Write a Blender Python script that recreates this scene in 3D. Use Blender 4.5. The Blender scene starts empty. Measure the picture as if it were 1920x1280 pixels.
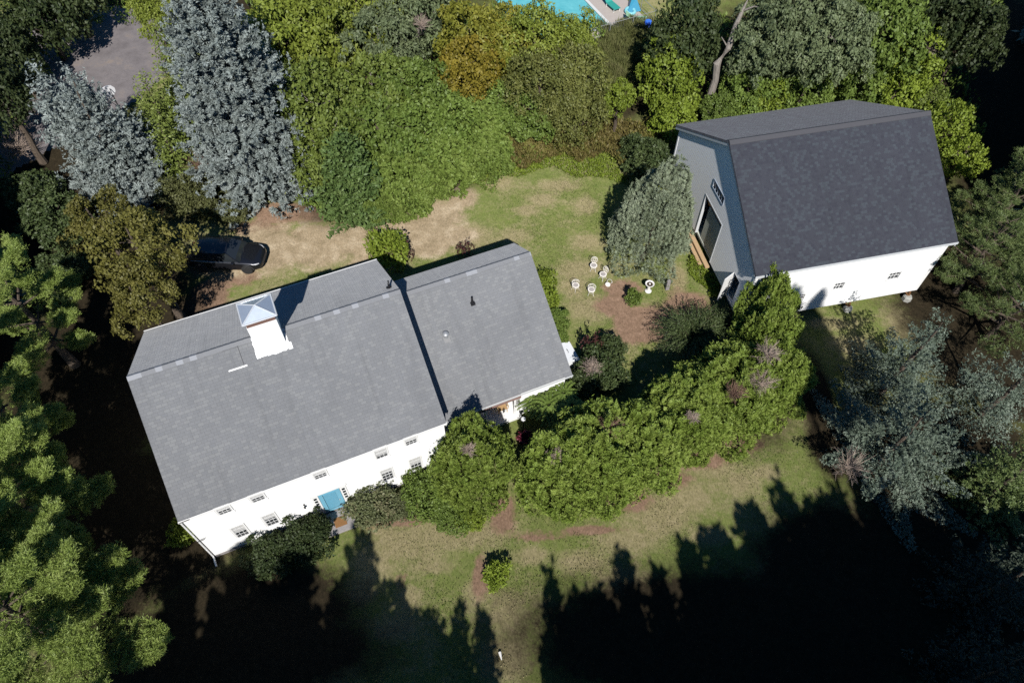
import bpy, math, random
import numpy as np
from mathutils import Vector, Matrix, Euler

# ---------------------------------------------------------------- camera, sky, sun, exposure
scene = bpy.context.scene
COL = scene.collection
R = math.radians
CAM_H, TILT, FPX = 36.0, 34.975, 1382.8
cd = bpy.data.cameras.new("camera")
cd.sensor_fit = 'HORIZONTAL'; cd.sensor_width = 36.0
cd.lens = FPX / 1920 * 36.0
cd.clip_start = 0.5; cd.clip_end = 2000
cam = bpy.data.objects.new("camera", cd); COL.objects.link(cam)
cam.location = (0, 0, CAM_H)
cam.rotation_euler = (Matrix.Rotation(R(TILT), 4, 'X') @ Matrix.Rotation(R(0.252), 4, 'Z')).to_euler()
scene.camera = cam

SUN_EL, SUN_AZ = 45.0, -4.8          # shadows run towards +Y, turned a little to -X
w = bpy.data.worlds.new("World"); scene.world = w; w.use_nodes = True
nt = w.node_tree; nt.nodes.clear()
sky = nt.nodes.new('ShaderNodeTexSky'); sky.sky_type = 'NISHITA'; sky.sun_disc = False
sky.sun_elevation = R(SUN_EL)
sky.sun_rotation = R(180 + SUN_AZ)
sky.air_density = 1.0; sky.dust_density = 0.2; sky.ozone_density = 3.0
bg = nt.nodes.new('ShaderNodeBackground'); bg.inputs[1].default_value = 0.066
out = nt.nodes.new('ShaderNodeOutputWorld')
hs = nt.nodes.new('ShaderNodeHueSaturation'); hs.inputs['Saturation'].default_value = 1.3
nt.links.new(sky.outputs[0], hs.inputs['Color']); nt.links.new(hs.outputs[0], bg.inputs[0]); nt.links.new(bg.outputs[0], out.inputs[0])
sd = bpy.data.lights.new("sun", 'SUN'); sd.energy = 5.0; sd.angle = R(0.53); sd.color = (1.0, 0.965, 0.915)
sun = bpy.data.objects.new("sun", sd); COL.objects.link(sun)
_a, _e = R(SUN_AZ), R(SUN_EL)
SUND = Vector((math.sin(_a) * math.cos(_e), math.cos(_a) * math.cos(_e), -math.sin(_e)))
sun.rotation_euler = SUND.to_track_quat('-Z', 'Y').to_euler()
sun.location = (0, -30, 60)
vs = scene.view_settings
vs.view_transform = 'Standard'; vs.look = 'None'; vs.gamma = 1; vs.use_curve_mapping = False
vs.exposure = 0.24
try:
    scene.cycles.use_denoising = False
    scene.cycles.max_bounces = 5; scene.cycles.diffuse_bounces = 2; scene.cycles.transmission_bounces = 4
    scene.cycles.glossy_bounces = 2; scene.cycles.caustics_reflective = False; scene.cycles.caustics_refractive = False
except Exception: pass

# ---------------------------------------------------------------- helpers
class MB:
    """collects faces and links them as ONE mesh object"""
    def __init__(s): s.v = []; s.f = []; s.uv = None
    def add(s, vs_, fs):
        n = len(s.v); s.v += [tuple(map(float, p)) for p in vs_]; s.f += [tuple(i + n for i in f) for f in fs]
    def box(s, x0, x1, y0, y1, z0, z1, M=None):
        P = [(x0,y0,z0),(x1,y0,z0),(x1,y1,z0),(x0,y1,z0),(x0,y0,z1),(x1,y0,z1),(x1,y1,z1),(x0,y1,z1)]
        if M is not None: P = [M @ Vector(p) for p in P]
        s.add(P, [(0,3,2,1),(4,5,6,7),(0,1,5,4),(1,2,6,5),(2,3,7,6),(3,0,4,7)])
    def quad(s, a, b, c, d): s.add([a,b,c,d], [(0,1,2,3)])
    def prism(s, pts, off):
        """polygon pts extruded by vector off"""
        n = len(pts); o = Vector(off)
        P = [Vector(p) for p in pts]; Q = [p + o for p in P]
        nrm = Vector((0,0,0))
        for i in range(n): nrm += P[i].cross(P[(i+1) % n])
        idx = list(range(n))
        if nrm.dot(o) > 0: P, Q = Q, P; # keep outward faces
        if nrm.dot(o) > 0:
            s.add(P + Q, [tuple(idx), tuple(n + i for i in reversed(idx))] + [(i, n+i, n+(i+1)%n, (i+1)%n) for i in idx])
        else:
            s.add(P + Q, [tuple(idx), tuple(n + i for i in reversed(idx))] + [(i, n+i, n+(i+1)%n, (i+1)%n) for i in idx])
    def tube(s, pts, rad, n=8, cap=True):
        pts = [Vector(p) for p in pts]
        if not hasattr(rad, '__len__'): rad = [rad] * len(pts)
        rings = []
        up = Vector((0,0,1))
        for i, p in enumerate(pts):
            d = (pts[min(i+1, len(pts)-1)] - pts[max(i-1, 0)]).normalized()
            a = up if abs(d.dot(up)) < .95 else Vector((1,0,0))
            u = d.cross(a).normalized(); v = d.cross(u)
            rings.append([p + (u * math.cos(2*math.pi*k/n) + v * math.sin(2*math.pi*k/n)) * rad[i] for k in range(n)])
        P = [q for r in rings for q in r]; F = []
        for i in range(len(pts)-1):
            for k in range(n):
                F.append((i*n+k, i*n+(k+1)%n, (i+1)*n+(k+1)%n, (i+1)*n+k))
        if cap: F.append(tuple(range(n-1, -1, -1))); F.append(tuple((len(pts)-1)*n + k for k in range(n)))
        s.add(P, F)
    def lathe(s, prof, n=24, c=(0,0)):
        P = []; F = []
        for r, z in prof:
            for k in range(n):
                a = 2*math.pi*k/n; P.append((c[0]+r*math.cos(a), c[1]+r*math.sin(a), z))
        for i in range(len(prof)-1):
            for k in range(n): F.append((i*n+k, i*n+(k+1)%n, (i+1)*n+(k+1)%n, (i+1)*n+k))
        F.append(tuple(range(n-1,-1,-1))); F.append(tuple((len(prof)-1)*n+k for k in range(n)))
        s.add(P, F)
    def build(s, name, mat, parent=None, smooth=False, uvs=None, bevel=0):
        me = bpy.data.meshes.new(name); me.from_pydata(s.v, [], s.f); me.update()
        if smooth: me.polygons.foreach_set('use_smooth', [True]*len(me.polygons))
        if uvs is not None:
            L = me.uv_layers.new(name='UVMap')
            for li, loop in enumerate(me.loops): L.data[li].uv = uvs(me.vertices[loop.vertex_index].co)
        o = bpy.data.objects.new(name, me); COL.objects.link(o)
        if mat is not None: me.materials.append(mat)
        if parent is not None: o.parent = parent
        if bevel:
            m = o.modifiers.new('bevel', 'BEVEL'); m.width = bevel; m.segments = 2; m.limit_method = 'ANGLE'
        return o

def tag(o, label=None, cat=None, group=None, kind=None):
    if label: o['label'] = label
    if cat: o['category'] = cat
    if group: o['group'] = group
    if kind: o['kind'] = kind
    return o
def thing(name, label, cat, loc=(0,0,0), rz=0, group=None, scale=None):
    o = bpy.data.objects.new(name, None); COL.objects.link(o)
    o.location = loc; o.rotation_euler = (0, 0, rz); o.empty_display_size = .5
    if scale is not None: o.scale = scale if hasattr(scale, '__len__') else (scale,)*3
    return tag(o, label, cat, group)

# ---------------------------------------------------------------- materials
def newmat(name):
    m = bpy.data.materials.new(name); m.use_nodes = True
    return m, m.node_tree, m.node_tree.nodes['Principled BSDF']
def N(nt, t, **kw):
    n = nt.nodes.new(t)
    for k, v in kw.items():
        if k.startswith('i_'):
            key = k[2:]; key = int(key) if key.isdigit() else key.replace('_', ' ')
            n.inputs[key].default_value = v
        else: setattr(n, k, v)
    return n
def rgba(c): return (c[0], c[1], c[2], 1)
def mixc(nt, fac, a, b, bt='MIX'):
    m = nt.nodes.new('ShaderNodeMix'); m.data_type = 'RGBA'; m.blend_type = bt
    for sock, v in ((m.inputs[0], fac), (m.inputs[6], a), (m.inputs[7], b)):
        if hasattr(v, 'links') or hasattr(v, 'is_linked'): nt.links.new(v, sock)
        elif isinstance(v, (int, float)): sock.default_value = v
        else: sock.default_value = rgba(v)
    return m.outputs[2]
def noise(nt, vec, scale, detail=4, rough=.6):
    n = N(nt, 'ShaderNodeTexNoise'); n.inputs['Scale'].default_value = scale
    n.inputs['Detail'].default_value = detail; n.inputs['Roughness'].default_value = rough
    if vec is not None: nt.links.new(vec, n.inputs['Vector'])
    return n.outputs[0]
def ramp(nt, fac, stops):
    r = nt.nodes.new('ShaderNodeValToRGB'); el = r.color_ramp.elements
    while len(el) > 1: el.remove(el[-1])
    el[0].position = stops[0][0]; el[0].color = rgba(stops[0][1])
    for p, c in stops[1:]:
        e = el.new(p); e.color = rgba(c)
    nt.links.new(fac, r.inputs[0]); return r.outputs[0]
def maprange(nt, v, a, b, c=0., d=1.):
    m = nt.nodes.new('ShaderNodeMapRange'); m.inputs[1].default_value = a; m.inputs[2].default_value = b
    m.inputs[3].default_value = c; m.inputs[4].default_value = d
    nt.links.new(v, m.inputs[0]); return m.outputs[0]
def mth(nt, op, a, b=0.):
    m = nt.nodes.new('ShaderNodeMath'); m.operation = op
    for s_, v in ((m.inputs[0], a), (m.inputs[1], b)):
        if isinstance(v, (int, float)): s_.default_value = v
        else: nt.links.new(v, s_)
    return m.outputs[0]
def bump(nt, bs, h, dist=.01, st=1.):
    b = nt.nodes.new('ShaderNodeBump'); b.inputs['Distance'].default_value = dist; b.inputs['Strength'].default_value = st
    nt.links.new(h, b.inputs['Height']); nt.links.new(b.outputs[0], bs.inputs['Normal'])
def coord(nt, which='Object'): return nt.nodes.new('ShaderNodeTexCoord').outputs[which]

def plain(name, c, rough=.6, metal=0., var=.12, sc=6., spec=.5):
    m, t, b = newmat(name)
    n = noise(t, coord(t), sc, 5)
    k = 1 - var
    col = mixc(t, n, tuple(x*k for x in c), tuple(min(1, x*(1+var)) for x in c))
    t.links.new(col, b.inputs['Base Color'])
    b.inputs['Roughness'].default_value = rough; b.inputs['Metallic'].default_value = metal
    b.inputs['Specular IOR Level'].default_value = spec
    return m
def siding(name, c=(.8,.8,.79), pitch=.12):
    """painted clapboards: sawtooth relief on the height, faint weathering"""
    m, t, b = newmat(name); co = coord(t)
    sx = t.nodes.new('ShaderNodeSeparateXYZ'); t.links.new(co, sx.inputs[0])
    saw = mth(t, 'FRACT', mth(t, 'DIVIDE', sx.outputs[2], pitch))
    mp = t.nodes.new('ShaderNodeMapping'); mp.inputs['Scale'].default_value = (.8, .8, 5); t.links.new(co, mp.inputs[0])
    n = noise(t, mp.outputs[0], 1.2, 6)
    col = mixc(t, n, tuple(x*.90 for x in c), c)
    lap = maprange(t, saw, .0, .08, .72, 1.)
    col = mixc(t, 1., col, lap, 'MULTIPLY')
    t.links.new(col, b.inputs['Base Color']); b.inputs['Roughness'].default_value = .55
    bump(t, b, mth(t, 'SUBTRACT', 1., saw), .02, 1.)
    return m
def shingle(name, base, c1, c2, row=.145, width=.3, mort=.006, fleck=.35, tint=(1,1,1)):
    m, t, b = newmat(name)
    uv = t.nodes.new('ShaderNodeUVMap').outputs[0]
    def brick(w_, h_, a, bb, mcol, off):
        k = t.nodes.new('ShaderNodeTexBrick'); k.inputs['Scale'].default_value = 1.
        k.inputs['Brick Width'].default_value = w_; k.inputs['Row Height'].default_value = h_
        k.inputs['Mortar Size'].default_value = mort; k.inputs['Mortar Smooth'].default_value = .3
        k.inputs['Color1'].default_value = rgba(a); k.inputs['Color2'].default_value = rgba(bb); k.inputs['Mortar'].default_value = rgba(mcol)
        k.offset = off; k.offset_frequency = 2; k.inputs['Bias'].default_value = 0.
        t.links.new(uv, k.inputs['Vector']); return k
    k1 = brick(width, row, (0,0,0), (1,1,1), (.35,.35,.35), .37)
    k2 = brick(width*.61, row, (0,0,0), (1,1,1), (.5,.5,.5), .71)
    a = ramp(t, k1.outputs[0], [(0, c1), (.35, base), (.70, base), (.80, c2), (1, c2)])
    b2 = maprange(t, k2.outputs[0], .55, 1., 0., fleck)
    col = mixc(t, b2, a, c2)
    col = mixc(t, 1., col, maprange(t, k1.outputs[1], 0., 1., 1., .70), 'MULTIPLY')
    big = maprange(t, noise(t, uv, .35, 5, .65), .3, .7, .93, 1.06)
    col = mixc(t, 1., col, big, 'MULTIPLY')
    grit = maprange(t, noise(t, uv, 55., 2, .7), .25, .75, .78, 1.2)
    col = mixc(t, 1., col, grit, 'MULTIPLY')
    mp = t.nodes.new('ShaderNodeMapping'); mp.inputs['Scale'].default_value = (2.2, .16, 1); t.links.new(uv, mp.inputs[0])
    streak = maprange(t, noise(t, mp.outputs[0], 1.0, 4, .6), .5, .75, 1., .86)
    col = mixc(t, 1., col, streak, 'MULTIPLY')
    t.links.new(col, b.inputs['Base Color']); b.inputs['Roughness'].default_value = .92
    b.inputs['Specular IOR Level'].default_value = .2
    b.inputs['Diffuse Roughness'].default_value = 1.; b.inputs['Sheen Weight'].default_value = .075; b.inputs['Sheen Roughness'].default_value = .6
    hh = mth(t, 'ADD', mth(t, 'MULTIPLY', k1.outputs[1], -.6), mth(t, 'MULTIPLY', b2, 1.))
    bump(t, b, hh, .012, .8)
    return m
def leafmat(name, cols, trans=.25, rough=.55, spec=.3, objvar=.25):
    """leaves: colour from a per-leaf value and a slow drift through the crown; thin, so some light comes through"""
    m, t, b = newmat(name)
    at = t.nodes.new('ShaderNodeAttribute'); at.attribute_name = 'rnd'
    n = noise(t, coord(t), .9, 3)
    f = mth(t, 'ADD', mth(t, 'MULTIPLY', at.outputs['Fac'], .65), mth(t, 'MULTIPLY', maprange(t, n, .3, .7), .35))
    st = [(i/(len(cols)-1), c) for i, c in enumerate(cols)]
    col = ramp(t, f, st)
    oi = t.nodes.new('ShaderNodeObjectInfo')
    k = maprange(t, oi.outputs['Random'], 0, 1, 1-objvar*.5, 1+objvar*.5)
    col = mixc(t, 1., col, k, 'MULTIPLY')
    t.links.new(col, b.inputs['Base Color']); b.inputs['Roughness'].default_value = rough
    b.inputs['Specular IOR Level'].default_value = spec
    tr = t.nodes.new('ShaderNodeBsdfTranslucent'); t.links.new(col, tr.inputs[0])
    mx = t.nodes.new('ShaderNodeMixShader'); mx.inputs[0].default_value = trans
    o = t.nodes['Material Output']
    t.links.new(b.outputs[0], mx.inputs[1]); t.links.new(tr.outputs[0], mx.inputs[2]); t.links.new(mx.outputs[0], o.inputs[0])
    return m
def barkmat(name, c1, c2):
    m, t, b = newmat(name); co = coord(t)
    mp = t.nodes.new('ShaderNodeMapping'); mp.inputs['Scale'].default_value = (9, 9, 1.6); t.links.new(co, mp.inputs[0])
    n = noise(t, mp.outputs[0], 1.6, 6, .7)
    t.links.new(ramp(t, n, [(.3, c1), (.7, c2)]), b.inputs['Base Color']); b.inputs['Roughness'].default_value = .9
    bump(t, b, n, .03, 1.); return m

# ---------------------------------------------------------------- foliage generators (numpy)
def leaf_mesh(name, P, D, Nn, ln, wd, rnd, mat, fold=0.):
    """one rhombic face per leaf: P base, D direction, Nn facing normal, ln/wd sizes"""
    n = len(P); D = D/np.maximum(1e-6, np.linalg.norm(D, axis=1, keepdims=True))
    S = np.cross(D, Nn); S /= np.maximum(1e-6, np.linalg.norm(S, axis=1, keepdims=True))
    ln = np.broadcast_to(ln, (n,))[:, None]; wd = np.broadcast_to(wd, (n,))[:, None]
    V = np.empty((n, 4, 3), np.float32)
    V[:, 0] = P; V[:, 1] = P + D*ln*.5 + S*wd*.5; V[:, 2] = P + D*ln; V[:, 3] = P + D*ln*.5 - S*wd*.5
    me = bpy.data.meshes.new(name); me.vertices.add(n*4); me.vertices.foreach_set('co', V.ravel())
    me.loops.add(n*4); me.loops.foreach_set('vertex_index', np.arange(n*4, dtype=np.int32))
    me.polygons.add(n); me.polygons.foreach_set('loop_start', np.arange(0, n*4, 4, dtype=np.int32))
    try: me.polygons.foreach_set('loop_total', np.full(n, 4, np.int32))
    except Exception: pass
    a = me.attributes.new('rnd', 'FLOAT', 'FACE'); a.data.foreach_set('value', np.asarray(rnd, np.float32))
    me.update(); me.validate(); me.materials.append(mat); return me
def rdir(g, n):
    v = g.normal(size=(n, 3)); return v/np.linalg.norm(v, axis=1, keepdims=True)

def clumps_(g, P, D, cell, pull, swell=.5, zs=.8):
    """gathers points towards jittered cell centres and turns sprays outwards from them, so the surface breaks into tufts"""
    c = np.array([cell, cell, cell*zs]); q = P/c; i0 = np.floor(q).astype(np.int64); best = np.full(len(P), 1e9); C = P.copy()
    for dx in (-1, 0, 1):
        for dy in (-1, 0, 1):
            for dz in (-1, 0, 1):
                ii = i0 + np.array([dx, dy, dz]); h = (ii[:, 0]*73856093) ^ (ii[:, 1]*19349663) ^ (ii[:, 2]*83492791)
                j = np.stack([((h >> s) & 1023)/1023. for s in (0, 7, 13)], 1); cc = (ii + .1 + .8*j)*c
                d = ((P-cc)**2).sum(1); m = d < best; best[m] = d[m]; C[m] = cc[m]
    P2 = P + (C-P)*pull; o = P - C; o /= np.maximum(1e-6, np.linalg.norm(o, axis=1, keepdims=True))
    hv = np.abs(np.sin(C[:, 0]*12.9 + C[:, 1]*78.2 + C[:, 2]*37.7)*43758.5) % 1
    return P2, D/np.maximum(1e-6, np.linalg.norm(D, axis=1, keepdims=True)) + o*swell, hv

def gen_spruce(seed, h, r, mat, ln=.24, wd=.085, dens=1., gap=.42, droop=.12, power=.85, spread=.34, base=.05, cell=.62, pull=.42, nbk=1., cwmax=.75, lv=.14):
    g = np.random.default_rng(seed); Ps, Ds, Ns, Rn = [], [], [], []
    z = base*h
    while z < h*.985:
        t = z/h; Rr = r*(1-t)**power + .12
        nb = max(4, int(nbk*2*math.pi*Rr/(.85 + .25*(1-t))))
        a0 = g.uniform(0, 6.28)
        for k in range(nb):
            if g.random() < .06: continue
            az = a0 + 2*math.pi*k/nb + g.normal(0, .12); L = Rr*g.uniform(.86-lv, 1+lv); zz = z + g.normal(0, .12)
            el = .55*t + .02 + g.normal(0, .06)
            ns = max(4, int(L/.10*dens)); s = np.linspace(.16, 1, ns)
            u = np.array([math.cos(az), math.sin(az)]); v = np.array([-u[1], u[0]])
            rad = s*L; zc = zz + rad*math.tan(el) - droop*L*(s**1.4)*(1-t) + .10*L*np.maximum(0, s-.7)*1.5
            cw = np.minimum(spread*L*(1.04-s) + .12, cwmax)
            for side in (-1, 1):
                for j in range(ns):
                    m = max(1, int(cw[j]/.11*dens)); q = (np.arange(m)+g.random(m))/m*cw[j]
                    ca = 48*math.pi/180
                    px = rad[j] + q*math.cos(ca); py = side*q*math.sin(ca)
                    P = np.stack([u[0]*px + v[0]*py, u[1]*px + v[1]*py, zc[j] - q*.28 + g.normal(0, .05, m)], 1)
                    d2 = np.array([u[0]*math.cos(ca)+v[0]*side*math.sin(ca), u[1]*math.cos(ca)+v[1]*side*math.sin(ca), -.1])
                    D = d2 + g.normal(0, .5, (m, 3)) + np.array([0, 0, .25])
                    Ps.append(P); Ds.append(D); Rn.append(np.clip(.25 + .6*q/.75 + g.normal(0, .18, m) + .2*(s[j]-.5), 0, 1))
        z += gap*(.8 + .4*g.random())*(1 - .35*t)
    # leader
    for q in np.linspace(0, 1, 14):
        Ps.append(np.array([[0, 0, h - .9 + .9*q]])); Ds.append(np.array([[g.normal(), g.normal(), 1.2]])); Rn.append(np.array([.8]))
    P = np.concatenate(Ps); D = np.concatenate(Ds); rn = np.concatenate(Rn); n = len(P)
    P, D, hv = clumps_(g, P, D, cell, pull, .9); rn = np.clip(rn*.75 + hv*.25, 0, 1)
    Nn = rdir(g, n) + np.array([0, 0, .9])
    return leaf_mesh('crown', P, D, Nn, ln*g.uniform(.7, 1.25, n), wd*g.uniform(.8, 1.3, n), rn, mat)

def gen_pine(seed, h, r, mat, gap=1.0, puff=False, nb0=5, ln=.16, wd=.024, dens=1., base=.25, lenvar=.3):
    """plumes of long needles on near-level boughs"""
    g = np.random.default_rng(seed); C, DD = [], []
    z = base*h; bark = MB()
    while z < h:
        t = (z/h); Rr = r*(math.sin(math.pi*min(1, (1-t)*.62 + .0)))**.7 + .3
        nb = nb0 if t < .85 else 4
        a0 = g.uniform(0, 6.28)
        for k in range(nb):
            az = a0 + 2*math.pi*k/nb + g.normal(0, .2); L = Rr*g.uniform(1-lenvar, 1.1)
            u = np.array([math.cos(az), math.sin(az)]); v = np.array([-u[1], u[0]])
            el = .15 + .5*t
            zz = z + g.normal(0, .15)
            bark.tube([(0,0,zz), (u[0]*L*.5, u[1]*L*.5, zz+.5*L*el*.8), (u[0]*L*.92, u[1]*L*.92, zz+.92*L*el)], [.07*(1-t)+.03, .04*(1-t)+.02, .012], 5, False)
            m = int((70 if not puff else 34)*L*dens)
            s = g.beta(2.2, 1.3, m)*.82 + .2; s = np.minimum(s, 1.05)
            wdt = np.sqrt(np.maximum(0.02, np.sin(np.pi*np.clip((s-.12)/.95, 0, 1))))*L*(.27 if puff else .21)
            q = g.uniform(-1, 1, m)*wdt
            P = np.stack([u[0]*s*L + v[0]*q, u[1]*s*L + v[1]*q, zz + s*L*el + g.normal(0, .10, m) + .12 - np.abs(q)*.18], 1)
            C.append(P); dd = np.stack([np.full(m, u[0])+v[0]*np.sign(q)*.5, np.full(m, u[1])+v[1]*np.sign(q)*.5, np.full(m, .7)], 1); DD.append(dd)
        z += gap*(.75 + .5*g.random())*(1-.3*t)
    C = np.concatenate(C); DD = np.concatenate(DD)
    C, DD, hv = clumps_(g, C, DD, .45, .35 if puff else .22, .5)
    K = 11 if puff else 15; n = len(C)*K
    P = np.repeat(C, K, 0) + g.normal(0, .04, (n, 3)); D = np.repeat(DD, K, 0)*(.55 if not puff else .15) + rdir(g, n)
    D[:, 2] = np.abs(D[:, 2])*.8 + .1
    rn = np.clip(np.repeat(g.random(len(C)), K)*.7 + g.random(n)*.3, 0, 1)
    return leaf_mesh('crown', P, D, rdir(g, n), ln*g.uniform(.7, 1.3, n), wd*g.uniform(.8, 1.4, n), rn, mat), bark

def gen_crown(seed, r, hz, mat, lobes=26, clumps=14, leaves=42, ln=.17, wd=.11, lobe=.34, clump=.30, low=-.25, droop=0., up=.35, fill=.55, thin=0., elong=1.):
    """broadleaf crown: lobes on a lumpy ellipsoid, clumps on the lobes, leaves on the clumps. centre at 0, radii r,r,hz"""
    g = np.random.default_rng(seed)
    d = rdir(g, lobes*4); d = d[d[:, 2] > low][:lobes]
    # spread the lobes: crude repulsion
    for _ in range(12):
        dif = d[:, None]-d[None]; ds = np.linalg.norm(dif, axis=2) + np.eye(len(d)); d = d + .02*(dif/ds[..., None]**3).sum(1)
        d /= np.linalg.norm(d, axis=1, keepdims=True); d[:, 2] = np.maximum(d[:, 2], low)
    rr = g.uniform(fill, 1.0, len(d))
    LC = d*rr[:, None]*np.array([r, r, hz])*(1-lobe*.6); LR = r*lobe*g.uniform(.65, 1.25, len(d))
    Ps, Ns, Rn = [], [], []
    for c, q, dd in zip(LC, LR, d):
        if g.random() < thin: continue
        m = clumps; e = rdir(g, m*2) + dd*.55 + np.array([0, 0, up]); e = e/np.linalg.norm(e, axis=1, keepdims=True)
        e = e[:m]; cc = c + e*q*g.uniform(.6, 1.05, (m, 1))*np.array([1, 1, .8]); lr = g.random()
        for k in range(m):
            nl = int(leaves*g.uniform(.6, 1.3)); f = rdir(g, nl) + e[k]*.6 + np.array([0, 0, .25]); f /= np.linalg.norm(f, axis=1, keepdims=True)
            rc = clump*g.uniform(.7, 1.35)
            Ps.append(cc[k] + f*rc*g.uniform(.5, 1.05, (nl, 1))*np.array([1.15, 1.15, .75])); Ns.append(f)
            Rn.append(np.clip(.35*lr + .25*g.random() + .5*g.random(nl) - .05, 0, 1))
    P = np.concatenate(Ps); Nn = np.concatenate(Ns); n = len(P)
    D = np.cross(Nn, rdir(g, n)) + Nn*.25*elong + np.array([0, 0, -droop]); Nr = Nn + g.normal(0, .45, (n, 3))
    return leaf_mesh('crown', P, D, Nr, ln*g.uniform(.65, 1.3, n), wd*g.uniform(.7, 1.25, n), np.concatenate(Rn), mat)

def gen_thuja(seed, r, h, mat, n=26000, ln=.22, wd=.07, bumps=30, top=.5, cell=.5, pull=.4, amp=1., pw=2.0):
    """clipped-looking evergreen mound: upright feathery sprays over a lumpy dome, foliage down to the ground"""
    g = np.random.default_rng(seed)
    bd = rdir(g, bumps); bd[:, 2] = np.abs(bd[:, 2])
    m = n; e = rdir(g, int(m*1.2)); e[:, 2] = np.abs(e[:, 2])**1.0; e = e[:m]
    # parameter: low part is nearly cylindrical
    th = np.arctan2(e[:, 1], e[:, 0]); s = g.random(m)**.75
    prof = np.where(s < top, .86 + .14*np.sin(s/top*math.pi/2), np.sqrt(np.maximum(0, 1-(np.maximum(0, s-top)/(1-top))**2.0))**(2.0/pw*1.0))
    rad = r*prof; z = s*h
    k = .0
    ph = g.uniform(0, 6.28, 6); fr = g.integers(2, 7, 6)
    for i in range(6): k = k + amp*.035*np.sin(fr[i]*th + ph[i] + z*(1.1+.5*i))
    up_ = np.stack([np.cos(th)*prof, np.sin(th)*prof, (s-top)/(1-top)*(s > top)], 1)
    # cap points (top is thin in s sampling): add disc
    mc = m//3; rc = np.sqrt(g.random(mc)); tc = g.uniform(0, 6.28, mc)
    zc = h*(top + (1-top)*np.sqrt(np.maximum(0, 1-rc**(pw))))
    P = np.concatenate([np.stack([np.cos(th)*rad, np.sin(th)*rad, z], 1), np.stack([np.cos(tc)*rc*r, np.sin(tc)*rc*r, zc], 1)])
    Nn = np.concatenate([up_, np.stack([np.cos(tc)*rc, np.sin(tc)*rc, (zc/h-top)*1.6 + .1], 1)])
    K = np.concatenate([k, .035*sum(np.sin(fr[i]*tc + ph[i] + zc*(1.1+.5*i)) for i in range(6))])
    nn = len(P)
    # clumping: small cells pushed in or out
    cl = np.floor(P/np.array([.42, .42, .5]) + g.random(3)*10).astype(int); hsh = (cl[:, 0]*73856093 ^ cl[:, 1]*19349663 ^ cl[:, 2]*83492791) % 1000/1000.
    off = 1 + K + (hsh-.5)*.17 + g.normal(0, .035, nn)
    C = np.array([0, 0, h*.42]); P = C + (P-C)*off[:, None]; P[:, 2] = np.maximum(P[:, 2], .02)
    Nn /= np.maximum(1e-6, np.linalg.norm(Nn, axis=1, keepdims=True))
    cj = np.stack([np.cos(hsh*40), np.sin(hsh*70), .5+0*hsh], 1)
    D = Nn*.8 + np.array([0, 0, .55]) + cj*.45 + g.normal(0, .33, (nn, 3))
    P, D, hv = clumps_(g, P, D, cell*2.3, .20, .35, 1.1); P, D, hv = clumps_(g, P, D, cell, pull, .9, 1.1); P[:, 2] = np.maximum(P[:, 2], .02); hsh = hv
    S = np.cross(Nn, np.array([0, 0, 1.])) + g.normal(0, .6, (nn, 3))
    return leaf_mesh('crown', P, D, S, ln*g.uniform(.6, 1.3, nn), wd*g.uniform(.7, 1.4, nn), np.clip(.2+.35*hsh + g.random(nn)*.5, 0, 1), mat)

def gen_twigs(seed, n, r, h, tk=.018, up=.3, c=(0,0,0), fork=3):
    g = np.random.default_rng(seed); b = MB()
    for i in range(n):
        d = g.normal(size=3); d[2] = abs(d[2])*up + .15; d /= np.linalg.norm(d); L = r*g.uniform(.45, 1.05)
        p0 = np.array(c) + g.normal(0, .08*r, 3)*np.array([1, 1, .3]); p1 = p0 + d*L*.5 + g.normal(0, .06*L, 3); p2 = p0 + d*L + g.normal(0, .1*L, 3)
        b.tube([p0, p1, p2], [tk, tk*.7, tk*.3], 3, False)
        for k in range(fork):
            q = p0 + (p2-p0)*g.uniform(.3, .9); e = d + g.normal(0, .7, 3); e /= np.linalg.norm(e)
            b.tube([q, q + e*L*g.uniform(.2, .45)], [tk*.5, tk*.2], 3, False)
    return b

def trunk_mb(seed, h, r0, r1, limbs=0, lr=1.5, z0=.4, lean=0.):
    g = np.random.default_rng(seed); b = MB(); pts = []; x = y = 0.
    K = 7
    for i in range(K+1):
        pts.append((x, y, h*i/K)); x += g.normal(0, .03*h/K*2) + lean*h/K; y += g.normal(0, .03*h/K*2)
    b.tube(pts, [r0*(1.25 if i == 0 else 1)*(1-i/K) + r1*i/K for i in range(K+1)], 8)
    for i in range(limbs):
        t = g.uniform(z0, .95); j = int(t*K); p = Vector(pts[j]); a = g.uniform(0, 6.28); L = lr*g.uniform(.6, 1.0)
        e = Vector((math.cos(a), math.sin(a), g.uniform(.3, .9))).normalized()
        b.tube([p, p + e*L*.5 + Vector((0,0,.05*L)), p + e*L + Vector((0,0,.25*L))], [r0*.4*(1-t)+.03, r0*.22*(1-t)+.02, .01], 6, False)
    return b
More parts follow.
